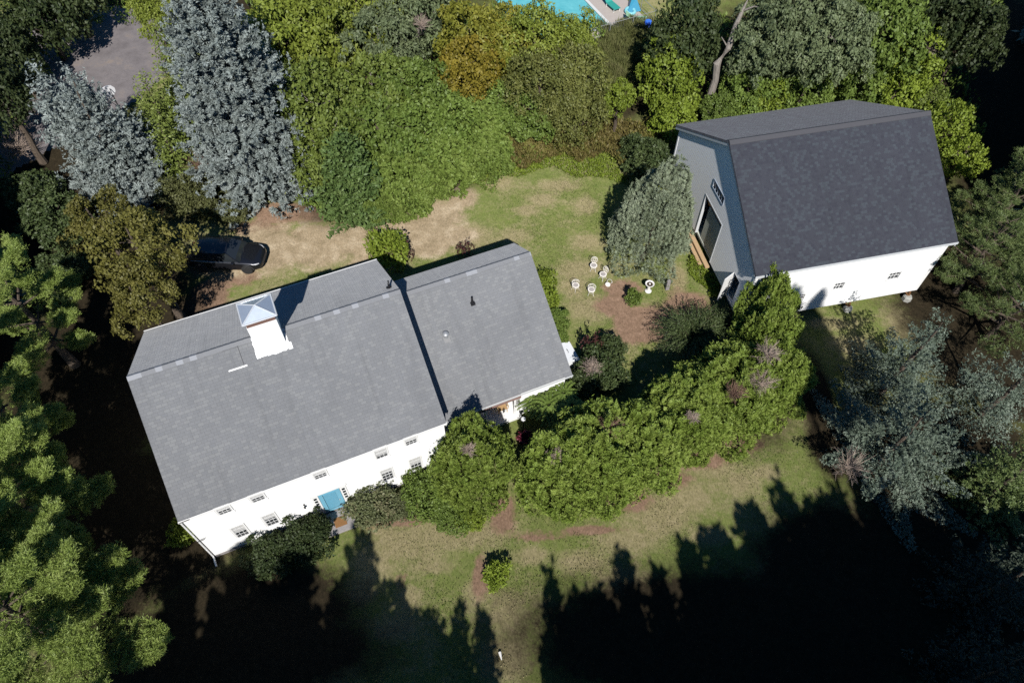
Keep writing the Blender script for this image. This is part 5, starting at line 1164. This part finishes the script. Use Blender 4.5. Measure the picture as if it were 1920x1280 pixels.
# ---------------------------------------------------------------- plants
LM = dict(
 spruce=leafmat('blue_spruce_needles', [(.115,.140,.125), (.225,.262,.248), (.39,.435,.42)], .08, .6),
 spruce4=leafmat('shade_darkened_spruce_needles', [(.016,.026,.016), (.038,.052,.034), (.09,.11,.08)], .05, .6),  # needle colour darkened to paint in the deep shade at lower right
 goldlow=leafmat('orange_autumn_leaves', [(.12,.105,.014), (.22,.18,.024), (.32,.25,.035)], .2),
 spruce3=leafmat('silvery_green_spruce_needles', [(.090,.118,.064), (.185,.222,.138), (.32,.36,.25)], .08, .6),
 spruce2=leafmat('dark_blue_spruce_needles', [(.050,.074,.048), (.125,.162,.118), (.265,.31,.25)], .05, .6),
 pine=leafmat('white_pine_needles', [(.125,.180,.034), (.220,.290,.066), (.33,.39,.12)], .12, .5),
 dpine=leafmat('dark_pine_needles', [(.055,.085,.025), (.105,.145,.045), (.19,.22,.085)], .1, .5),
 hem=leafmat('hemlock_needles', [(0.084, 0.1176, 0.0224), (0.1624, 0.2072, 0.0448), (0.2464, 0.2856, 0.084)], .12),
 decA=leafmat('yellow_green_leaves', [(0.0937, 0.1288, 0.0179), (0.1771, 0.2184, 0.0314), (0.2708, 0.308, 0.0616)], .15),
 decB=leafmat('olive_leaves', [(0.0655, 0.0952, 0.0157), (0.126, 0.168, 0.0314), (0.1915, 0.2296, 0.056)], .15),
 decC=leafmat('grey_green_leaves', [(0.0672, 0.0896, 0.0448), (0.1232, 0.1568, 0.0728), (0.196, 0.2296, 0.1176)], .12),
 decG=leafmat('mid_green_leaves', [(0.0627, 0.103, 0.0179), (0.1232, 0.1792, 0.0336), (0.196, 0.2632, 0.0616)], .15),
 decO=leafmat('dark_olive_leaves', [(0.0672, 0.0806, 0.0188), (0.1344, 0.1478, 0.0377), (0.215, 0.215, 0.0605)], .12),
 decL=leafmat('bright_lime_leaves', [(.100,.145,.014), (.180,.240,.028), (.27,.33,.055)], .2),
 decD=leafmat('dark_and_shaded_leaves', [(.020,.035,.012), (.045,.065,.022), (.085,.105,.04)], .2),  # own dark green, also used to paint shade into the top corner trees
 decE=leafmat('olive_brown_leaves', [(.065,.062,.014), (.120,.115,.026), (.20,.185,.055)], .1),
 decY=leafmat('golden_autumn_leaves', [(.11,.118,.014), (.185,.188,.028), (.29,.25,.04)], .2),
 decR=leafmat('red_orange_leaves', [(.20,.045,.012), (.30,.09,.02), (.20,.15,.03)], .3),
 mnd=leafmat('vine_leaves', [(0.0773, 0.1254, 0.0202), (0.1494, 0.2128, 0.0403), (0.2215, 0.28, 0.0694)], .12),
 thj=leafmat('arborvitae_sprays', [(0.0762, 0.1288, 0.0157), (0.168, 0.2352, 0.0381), (0.2744, 0.336, 0.0784)], .1),
 cone=leafmat('green_cone_sprays', [(.055,.100,.028), (.105,.165,.045), (.17,.23,.075)], .1),
 shD=leafmat('dark_shrub_leaves', [(.030,.050,.018), (.062,.088,.030), (.11,.14,.05)], .1),
 shO=leafmat('olive_shrub_leaves', [(.065,.075,.025), (.115,.125,.045), (.17,.175,.075)], .25),
 shM=leafmat('grey_green_shrub_leaves', [(0.0862, 0.0978, 0.0403), (0.1437, 0.1667, 0.0747), (0.23, 0.1955, 0.115)], .25),
 shW=leafmat('dark_red_leaves', [(.040,.018,.018), (.09,.035,.032), (.14,.07,.055)], .2),
 shB=leafmat('brown_weeds', [(0.119, 0.091, 0.035), (0.196, 0.161, 0.0532), (0.196, 0.238, 0.042)], .25),
 meadow=leafmat('pale_tall_grass', [(.085,.105,.030), (.16,.175,.060), (.27,.25,.12)], .25),
)
BARK = barkmat('brown_bark', (.045, .032, .022), (.13, .10, .075)); GBARK = barkmat('grey_bark', (.12, .105, .09), (.30, .27, .235)); TWIG = plain('dry_grey_twigs', (.30, .235, .19), .9, var=.4, sc=20)
DTWIG = plain('dry_brown_twigs', (.17, .10, .07), .9, var=.4, sc=20)

PROTO = {}
def crown_proto(kind, var):
    key = (kind, var)
    if key in PROTO: return PROTO[key]
    sd_ = (hash_(kind) + var*131) % 100000
    if kind.startswith('dec'):
        kw = dict(lobes=24, clumps=12, leaves=30, ln=.25, wd=.16, lobe=.36, clump=.36)
        if kind == 'decC': kw.update(ln=.20, wd=.11, leaves=40, droop=.3, clump=.30, lobe=.30, lobes=30)
        if kind == 'decA': kw.update(ln=.22, wd=.13, leaves=34, droop=.15, clumps=14)
        if kind == 'decE': kw.update(lobes=26, thin=.2, ln=.19, wd=.14, leaves=44, clump=.33, fill=.4, lobe=.27, clumps=11)
        if kind in ('decB',): kw.update(thin=.08, ln=.22, wd=.14, leaves=36)
        if kind == 'decL': kw.update(lobes=18, clumps=10, ln=.30, wd=.19, leaves=26, clump=.40)
        if kind == 'decG': kw.update(ln=.28, wd=.18, leaves=28)
        if kind == 'decO': kw.update(ln=.22, wd=.10, leaves=34, thin=.1)
        me = gen_crown(sd_, 3.0, 2.5, None, **kw); info = 3.0
    elif kind == 'mnd': me = gen_thuja(sd_, 2.3, 3.2, None, n=42000, ln=.17, wd=.085, top=.12, cell=.36, pull=.45, amp=2.4); info = 2.3
    elif kind == 'thjA': me = gen_thuja(sd_, 2.2, 5.0, None, n=105000, ln=.16, wd=.038, top=.42, cell=.36, pull=.45, amp=1.8); info = 2.2
    elif kind == 'thjB': me = gen_thuja(sd_, 2.2, 5.0, None, n=105000, ln=.16, wd=.038, top=.30, cell=.36, pull=.48, amp=2.2); info = 2.2
    elif kind == 'shW': me = gen_crown(sd_, 1.0, .7, None, lobes=14, clumps=4, leaves=9, ln=.22, wd=.09, lobe=.45, clump=.2, low=-.6, thin=.25, fill=.3)
    elif kind in ('shY', 'shN', 'shL'): me = gen_crown(sd_, 1.0, .7, None, lobes=18, clumps=7, leaves=16, ln=.20, wd=.10, lobe=.36, clump=.17, low=-.8, thin=.08, fill=.35, elong=2.4)
    else: me = gen_crown(sd_, 1.5, 1.1, None, lobes=26, clumps=10, leaves=26, ln=.17, wd=.09, lobe=.34, clump=.2, low=-.85, thin=.05, fill=.45, elong=1.6)
    PROTO[key] = me; return me
def hash_(s): 
    h = 7
    for ch in s: h = (h*31 + ord(ch)) % 99991
    return h
H0 = dict(mnd=3.2, thjA=5., thjB=5., shD=2.2, shR=2.2, shY=1.4, shN=1.4, shL=1.4, shW=1.4)
R0 = dict(mnd=2.3, thjA=2.2, thjB=2.2, shD=1.5, shR=1.5, shY=1., shN=1., shL=1., shW=1.)
MATK = dict(thjA='thj', thjB='thj', shR='decD', shY='decL', shN='decG', shL='decL', shG='decG')
rr = random.Random(11); cnt = {}
def leaf_crown(kind, parent, scale, rot, z, matk=None):
    cnt[kind] = cnt.get(kind, 0) + 1
    var = cnt[kind] % (3 if kind in ('decA', 'decB', 'decG', 'decL', 'thjA', 'thjB', 'mnd') else (2 if kind in ('decC', 'decE', 'decY') else 1))
    base = crown_proto(kind, var); me = base
    o = bpy.data.objects.new('crown', me); COL.objects.link(o); o.parent = parent
    m = LM[matk or MATK.get(kind, kind)]
    if kind == 'decY' and 'lower orange' in str(parent.get('label')): m = LM['goldlow']
    if len(me.materials) == 0 or me.materials[0] is None:
        me.materials.clear(); me.materials.append(m)
    o.material_slots[0].link = 'OBJECT'; o.material_slots[0].material = m
    o.scale = scale; o.rotation_euler = (0, 0, rot); o.location = (0, 0, z); return o

CONES = []
for (kind, x, y, r, h, name, cat, label, group) in TREES:
    if kind.startswith('dec'):
        t = thing(name, label, cat, (x, y, -.05), rr.uniform(0, 6.28), group)
        ch_h = min(h*.52, r*1.25)
        leaf_crown(kind, t, (r/3*1.12, r/3*1.12, ch_h/2.5), rr.uniform(0, 6.28), h - ch_h*.95)
        trunk_mb(int(x*37+y*11) % 9999, h*.86, .07+.022*h, .04, 9, r*.8, .45).build('trunk', GBARK if kind in ('decC', 'decB') else BARK, t)
    elif kind == 'hem':
        t = thing(name, label, cat, (x, y, -.05), 0, group)
        me = gen_spruce(int(x*17+y*5) % 9999 + 10000, h, r, LM['hem'], ln=.22, wd=.10, dens=.8, gap=.45, droop=.25, power=.7)
        o = bpy.data.objects.new('crown', me); COL.objects.link(o); o.parent = t
        trunk_mb(3, h*.9, .14, .03).build('trunk', BARK, t)
    elif kind == 'cone':
        t = thing(name, label, cat, (x, y, -.05), 0, group)
        me = gen_spruce(77, h, r, LM['cone'], ln=.27, wd=.12, dens=1.0, gap=.36, droop=.05, power=.62, spread=.42, base=.03)
        o = bpy.data.objects.new('crown', me); COL.objects.link(o); o.parent = t
        trunk_mb(4, h*.8, .13, .03).build('trunk', BARK, t)
    else:
        t = thing(name, label, cat, (x, y, -.06), rr.uniform(0, 6.28), group)
        r0, h0 = R0.get(kind, 1.5), H0.get(kind, 2.0)
        if kind.startswith('sh'):
            hz = .7 if r0 == 1. else 1.1; leaf_crown(kind, t, (r/r0*1.05, r/r0*rr.uniform(.9, 1.1), h/2/hz*1.05), rr.uniform(0, 6.28), h*.47)
            trunk_mb(int(x*31+y*17) % 999, h*.7, .035, .012, 5, r*.5, .1).build('stem', BARK, t)
        else: leaf_crown(kind, t, (r/r0, r/r0*rr.uniform(.92, 1.08), h/h0), rr.uniform(0, 6.28), 0)
        if kind in ('thjA', 'thjB'):
            trunk_mb(5, h*.8, .12, .04).build('trunk', BARK, t)

def conifer(label, x, y, h, r, kind='spruce', seed=1, name='spruce_tree', cat='spruce', tops=1, group=None, **kw):
    t = thing(name, label, cat, (x, y, -.05), 0, group)
    me = gen_spruce(seed, h, r, LM[kind], **kw)
    o = bpy.data.objects.new('crown', me); COL.objects.link(o); o.parent = t
    trunk_mb(seed, h*.93, .05+.016*h, .02).build('trunk', BARK, t)
    return t
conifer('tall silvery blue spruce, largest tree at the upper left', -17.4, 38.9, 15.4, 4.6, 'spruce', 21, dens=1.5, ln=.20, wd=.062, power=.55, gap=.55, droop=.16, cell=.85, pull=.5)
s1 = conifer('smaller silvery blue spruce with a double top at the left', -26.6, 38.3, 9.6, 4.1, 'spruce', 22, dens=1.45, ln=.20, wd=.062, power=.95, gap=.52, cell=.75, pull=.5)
me_ = gen_spruce(23, 5.4, 1.8, LM['spruce'], ln=.25, wd=.095, gap=.5, power=1., cell=.7, pull=.5); o_ = bpy.data.objects.new('second_top', me_); COL.objects.link(o_); o_.parent = s1; o_.location = (-2.1, .3, 4.3)
# silvery spruce by the barn: rounded head
t = thing('spruce_tree', 'rounded silvery green spruce beside the barn doorway', 'spruce', (8.35, 31.7, -.05)); t.rotation_euler = (R(-6), R(8), 0)
me_ = gen_thuja(24, 2.15, 7.0, LM['spruce3'], n=115000, ln=.17, wd=.028, top=.14, cell=.34, pull=.5, amp=2.0, pw=1.35); o_ = bpy.data.objects.new('crown', me_); COL.objects.link(o_); o_.parent = t; o_.location = (0, 0, .25)
trunk_mb(24, 5.6, .15, .03).build('trunk', BARK, t)
# spruces at the right
conifer('dark blue spruce whose top stands next to the barn lawn', 21.0, 21.7, 7.6, 3.0, 'spruce2', 31, dens=2.0, power=.9, gap=1.25, ln=.15, wd=.045, spread=.30, cell=.34, pull=.5, nbk=.5, cwmax=1.1, lv=.25, group='spruces at the right edge')
conifer('broad blue spruce spreading nearest the evergreen row', 19.6, 17.3, 6.4, 4.6, 'spruce2', 32, dens=2.0, power=.85, gap=1.7, droop=.16, ln=.15, wd=.045, spread=.28, cell=.34, pull=.5, nbk=.42, cwmax=1.3, lv=.25, group='spruces at the right edge')
conifer('small young spruce top between barn lawn and broad spruce', 22.2, 22.6, 3.4, 1.0, 'spruce2', 33, group='spruces at the right edge')
conifer('dark blue spruce at the right edge behind the broad one', 26.2, 20.4, 6.8, 3.0, 'spruce2', 34, dens=1.3, gap=1.0, ln=.15, wd=.045, spread=.40, cell=.34, pull=.5, nbk=.5, cwmax=1.1, lv=.25, group='spruces at the right edge')
conifer('olive green spruce in half shade right of the broad one', 24.4, 15.2, 6.6, 2.6, 'dpine', 35, gap=.9, dens=1.6, ln=.15, wd=.05, spread=.28, group='spruces at the right edge')
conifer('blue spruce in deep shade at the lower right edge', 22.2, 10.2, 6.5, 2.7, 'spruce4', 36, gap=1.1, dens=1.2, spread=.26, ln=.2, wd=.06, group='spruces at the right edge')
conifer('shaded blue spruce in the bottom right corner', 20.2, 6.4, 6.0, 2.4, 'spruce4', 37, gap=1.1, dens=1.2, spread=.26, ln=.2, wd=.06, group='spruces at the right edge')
def pine(label, x, y, h, r, kind='pine', seed=1, group=None, **kw):
    t = thing('pine_tree', label, 'pine', (x, y, -.05), 0, group)
    me, bk = gen_pine(seed, h, r, LM[kind], **kw)
    o = bpy.data.objects.new('crown', me); COL.objects.link(o); o.parent = t
    bk.build('bough', BARK, t); trunk_mb(seed, h*.96, .06+.018*h, .03).build('trunk', BARK, t)
g = 'white pines at the left edge'
pine('white pine at the left edge level with the parked car', -25.4, 23.4, 10.0, 3.3, seed=41, group=g, gap=1.7, nb0=4, dens=1.5)
pine('white pine at the left edge beside the house back corner', -24.2, 17.4, 11.0, 2.9, seed=42, group=g, gap=1.7, nb0=4, dens=1.5)
pine('white pine at the left edge beside the front of the long roof', -22.0, 12.7, 12.0, 3.7, seed=43, group=g, gap=1.5, nb0=5, dens=1.7)
pine('largest white pine filling the lower left corner', -18.9, 7.4, 12.0, 4.4, seed=44, nb0=6, group=g, gap=1.35, dens=1.7)
pine('white pine cut off by the left edge above the lowest one', -21.6, 8.9, 13.0, 3.6, seed=45, group=g, gap=1.8, nb0=4, dens=1.4)
g = 'dark pines right of the barn'
pine('dark pine with round needle tufts at the barn right gable', 27.8, 29.2, 6.5, 3.3, 'dpine', 51, g, puff=True, dens=1.3)
pine('dark pine at the right edge behind the barn side lawn', 30.2, 32.5, 7.5, 2.8, 'dpine', 52, g, puff=True, dens=1.2)
pine('dark pine at the right edge above the blue spruces', 28.4, 25.6, 5.2, 2.6, 'dpine', 53, g, puff=True, dens=1.3)

# dead leaning trunk behind the barn
dt = thing('dead_tree', 'bare pale trunk of a dead leaning tree behind the barn', 'dead tree', (14.3, 44.9, -.1))
mb = MB(); mb.tube([(0, 0, 0), (-.10, .1, 2.6), (.0, .2, 4.0), (-.15, .3, 5.2), (.45, .6, 6.2), (.7, 1.1, 7.6), (1.0, 1.5, 8.4), (1.25, 1.8, 9.0)], [.30, .27, .24, .27, .21, .17, .12, .03], 9); mb.build('trunk', GBARK, dt)
mb = MB(); mb.tube([(1.0, 1.5, 8.4), (1.6, 1.2, 8.9), (1.9, .9, 9.0)], [.08, .05, .02], 6); mb.tube([(.45, .6, 6.2), (-.1, 1.0, 6.8)], [.07, .02], 6); mb.build('limb', GBARK, dt)
for i, (x, y, h, lx, ly, lb) in enumerate([(22.2, 47.0, 7.0, 1.7, .8, 'grey slanting trunk among the trees above the barn ridge'), (25.0, 46.0, 6.0, 1.5, .6, 'grey broken trunk beside the dark wood above the barn corner'), (-22.3, 51.5, 7.0, -1.6, .4, 'thin pale bare trunk left of the tall spruce top'), (-21.5, 51.0, 7.5, -1.2, .5, 'thin white bare trunk nearest the tall spruce top')]):
    t = thing('bare_trunk', lb, 'dead tree', (x, y, -.1)); mb = MB(); k = .16 if i < 2 else .07
    mb.tube([(0, 0, 0), (lx*.4, ly*.4, h*.45), (lx, ly, h)], [k, k*.8, k*.35], 7); mb.build('trunk', GBARK, t)
    mb = gen_twigs(60+i, 8, 1.2, 1, .02, 1., (lx*.8, ly*.8, h*.8)); mb.build('branch', GBARK, t)
# patches of bare twigs where the evergreens have died back
for i, (x, y, z, r, lb) in enumerate(TWIGS):
    o = gen_twigs(80+i, 70, r, r, .017, .8, (0, 0, 0), 5).build('dead_twigs', TWIG if i % 4 else DTWIG); o.location = (x, y, z); tag(o, lb, 'dead branches', 'bare twig patches')
# sumac: arching stems with paired leaflets
sm = thing('sumac', 'fern-like sumac leaning over the corner of the lower wing', 'shrub', (2.35, 20.0, -.05))
g_ = np.random.default_rng(9); Ps, Ds, Ns = [], [], []; stem = MB()
for k in range(9):
    bx_, by_ = g_.uniform(-1.3, 1.2), g_.uniform(-.7, .7); hz = g_.uniform(1.3, 2.4); stem.tube([(bx_*.3, by_*.3, 0), (bx_*.8, by_*.8, hz*.7), (bx_, by_, hz)], [.03, .022, .012], 5)
    for f in range(9):
        a = 2*math.pi*f/9 + g_.normal(0, .2); L_ = g_.uniform(.6, .95); u = np.array([math.cos(a), math.sin(a)])
        for s in np.linspace(.15, 1, 13):
            c = np.array([bx_+u[0]*s*L_, by_+u[1]*s*L_, hz+.18*math.sin(s*2.2)-.25*s*s])
            for sg in (-1, 1):
                Ps.append(c); Ds.append([u[0]*.45 - sg*u[1], u[1]*.45 + sg*u[0], -.15]); Ns.append([g_.normal(0, .15), g_.normal(0, .15), 1])
me = leaf_mesh('crown', np.array(Ps), np.array(Ds), np.array(Ns), .21, .065, g_.random(len(Ps)), LM['decG']); o = bpy.data.objects.new('crown', me); COL.objects.link(o); o.parent = sm; stem.build('stem', BARK, sm)
# weeping dark shrub with arching stems
def fountain(label, x, y, r, h, mat, seed, n=260, name='arching_shrub', cat='shrub', ln=.16, wd=.035):
    t = thing(name, label, cat, (x, y, -.05)); g_ = np.random.default_rng(seed); Ps, Ds = [], []; st = MB()
    for k in range(n):
        a = g_.uniform(0, 6.28); L_ = r*g_.uniform(.35, 1.05); hh = h*g_.uniform(.6, 1.05); u = np.array([math.cos(a), math.sin(a)])
        s = np.linspace(.08, 1, 22); P = np.stack([u[0]*L_*s**1.3, u[1]*L_*s**1.3, hh*np.sin(np.minimum(s*2.0, 2.1))*1.0], 1)
        T_ = np.gradient(P, axis=0); T_ /= np.linalg.norm(T_, axis=1, keepdims=True)
        if k % 6 == 0: st.tube([tuple(p) for p in P[::7]], .008, 3, False)
        for j in range(22):
            for _ in range(2): Ps.append(P[j]+g_.normal(0, .02, 3)); Ds.append(T_[j] + g_.normal(0, .45, 3))
    Ps = np.array(Ps); me = leaf_mesh('crown', Ps, np.array(Ds), rdir(g_, len(Ps)) + np.array([0, 0, .5]), ln, wd, g_.random(len(Ps)), mat)
    o = bpy.data.objects.new('crown', me); COL.objects.link(o); o.parent = t; st.build('stem', BARK, t)
fountain('dark arching needle shrub in front of the barn corner', 10.5, 24.7, 2.4, 2.1, LM['shD'], 5, 520)
fountain('dark arching needle shrub behind the tall evergreens', 12.4, 25.2, 1.6, 1.8, LM['shD'], 6, 300)
fountain('red flowering plant at the foot of the globe lamp', .75, 18.55, .45, .7, plain('crimson_petals', (.12, .008, .025), .6), 7, 50, 'flower_clump', 'flowers', .12, .08)

# brush, weeds and meadow that nobody could count
def scatter(name, polys, n, hgt, mat, seed, ln=.3, wd=.07, lump=1.0, up=1.2, label=None):
    g_ = np.random.default_rng(seed); out = []
    for poly, share in polys:
        xs_ = [p[0] for p in poly]; ys_ = [p[1] for p in poly]; m = int(n*share*2.2)
        X = g_.uniform(min(xs_), max(xs_), m); Y = g_.uniform(min(ys_), max(ys_), m); X2 = X + .4*np.sin(Y*2.1) ; Y2 = Y + .4*np.sin(X*1.7)
        k = polydist(X2, Y2, poly); out.append(np.stack([X[k], Y[k]], 1))
    P2 = np.concatenate(out); m = len(P2); X, Y = P2[:, 0], P2[:, 1]
    f = .5 + .25*np.sin(X*1.9/lump+seed)*np.cos(Y*1.6/lump) + .25*np.sin(X*4.1/lump+Y*3.3/lump+1.) ; f = np.clip(f, .08, 1)
    Z = hgt*f*g_.uniform(.35, 1.0, m) - .05
    D = rdir(g_, m)*.9 + np.array([0, 0, up]); me = leaf_mesh(name, np.stack([X, Y, Z], 1), D, rdir(g_, m)+np.array([0, 0, .4]), ln*g_.uniform(.6, 1.3, m), wd*g_.uniform(.7, 1.3, m), np.clip(.5*f+.5*g_.random(m), 0, 1), mat)
    o = bpy.data.objects.new(name, me); COL.objects.link(o); tag(o, label, None, None, 'stuff'); return o
scatter('brush', [(BRUSH_POLY, 1.)], 15000, 1.3, LM['shB'], 3, .26, .085, label='low brown and yellowing brush behind the lawn')
scatter('weeds', [(GREENEDGE_POLY, .7), (STRIP_POLY, .3)], 6500, .4, LM['decL'], 4, .2, .07, label='bright green weeds along the lawn edge')
scatter('meadow_grass', [(MEADOW_POLY, 1.)], 14000, .9, LM['meadow'], 5, .5, .035, up=2.5, label='tall pale meadow grass below the pool')
scatter('undergrowth', [(UNDER_POLY, .5), (UNDER2_POLY, .35), (UNDER3_POLY, .15)], 40000, 1.6, LM['decG'], 6, .3, .16, 1.6, label='leafy undergrowth beneath the trees')

def lawn_blades():
    g_ = np.random.default_rng(12); m = 260000; X = g_.uniform(-16, 27, m); Y = g_.uniform(6, 42, m)
    k = (np.sin(X*1.3+Y*.7)+np.sin(Y*1.9-X*.5)+g_.normal(0, 1.1, m)) > -.3
    hb = np.zeros(m, bool)
    c, s = math.cos(HYAW), math.sin(HYAW); a = (X-HX)*c+(Y-HY)*s; b = -(X-HX)*s+(Y-HY)*c; hb |= (a > -.3) & (a < 19.9) & (b > -.2) & (b < 11.5)
    c, s = math.cos(BYAW), math.sin(BYAW); a = (X-BX)*c+(Y-BY)*s; b = -(X-BX)*s+(Y-BY)*c; hb |= (a > -.1) & (a < 11.8) & (b > -.1) & (b < 12.6)
    hb |= polydist(X, Y, DRIVE); F = np.maximum(field('dirt', X, Y), field('litter', X, Y)); F = np.maximum(F, field('forest_and_shade', X, Y))
    k &= ~hb & (F < .45); X, Y = X[k], Y[k]; m = len(X)
    dry = field('dry', X, Y)
    D = rdir(g_, m)*.8 + np.array([0, 0, 1.]); rn = np.clip(g_.random(m)*.5 + .55*(dry > .4) - .02, 0, 1)
    me = leaf_mesh('lawn_grass', np.stack([X, Y, np.full(m, -.09)], 1), D, rdir(g_, m),   .09*g_.uniform(.6, 1.4, m), .032*g_.uniform(.6, 1.4, m), rn, leafmat('lawn_blades', [(.060,.105,.018), (.130,.175,.040), (.235,.215,.105), (.33,.28,.17)], .15, .8, .1, 0.))
    o = bpy.data.objects.new('lawn_grass', me); COL.objects.link(o); tag(o, 'short patchy grass of the lawns', None, None, 'stuff')
lawn_blades()
# tall trees beyond the frame that throw the long shadows over the front lawn, the yard and the wood
OFF = dict()
def off_tree(x, y, h, r, k, label, kind='spruce2'):
    key = k
    if key not in OFF:
        OFF[key] = (gen_spruce(200+k, 10, 2.6, LM['spruce2'], ln=.5, wd=.30, dens=.85, gap=.5, power=.75, pull=.2), trunk_mb(9, 9.5, .2, .03))
        if k == 1: m_ = gen_crown(377, 2.5, 4.6, None, lobes=34, clumps=12, leaves=26, ln=.42, wd=.32, lobe=.36, clump=.42); m_.materials.clear(); m_.materials.append(LM['decD']); m_.transform(Matrix.Translation((0, 0, 5.4))); OFF[key] = (m_, None)
    me, tb = OFF[key]
    if k == 1: t = thing('deciduous_tree', 'tall broadleaf tree in the belt that shades the lawn, yard and wood', 'tree', (x, y, -.05), x*3.1, 'tall broadleaf trees in front of the lawn', (r/2.6, r/2.6, h/10))
    else: t = thing('spruce_tree', label, 'spruce', (x, y, -.05), x*3.1, 'tall spruces in front of the lawn', (r/2.6, r/2.6, h/10))
    o = bpy.data.objects.new('crown', me); COL.objects.link(o); o.parent = t
    if 'tm' not in OFF: o2 = trunk_mb(9, 9., .2, .04).build('trunk', BARK, t); OFF['tm'] = o2.data
    else: o2 = bpy.data.objects.new('trunk', OFF['tm']); COL.objects.link(o2); o2.parent = t
for i, (x, y, h, r, k) in enumerate(OFFT):
    off_tree(x, y, h, r, k, 'tall dark spruce in the belt that shades the lawn, yard and wood')

# two added unseen shadow casters, crowns lifted so their shade reaches the barn wall
for x, y, lift, h, r in ((18.7, -2.0, 24.0, 8.0, 1.9), (20.6, -1.7, 25.5, 6.0, 1.2)):
    t = thing('spruce_tree', ('unseen added shadow caster, broad spruce crown lifted on a bare stem' if r > 1.5 else 'unseen added shadow caster, narrow spruce crown lifted on a bare stem'), 'spruce', (x, y, -.05), x, 'added unseen shadow casters')
    o = bpy.data.objects.new('crown', OFF[0][0]); COL.objects.link(o); o.parent = t; o.location = (0, 0, lift); o.scale = (r/2.6, r/2.6, h/10)
    mb = MB(); mb.tube([(0, 0, 0), (0, 0, lift+h*.6)], [.22, .06], 8); mb.build('trunk', BARK, t)
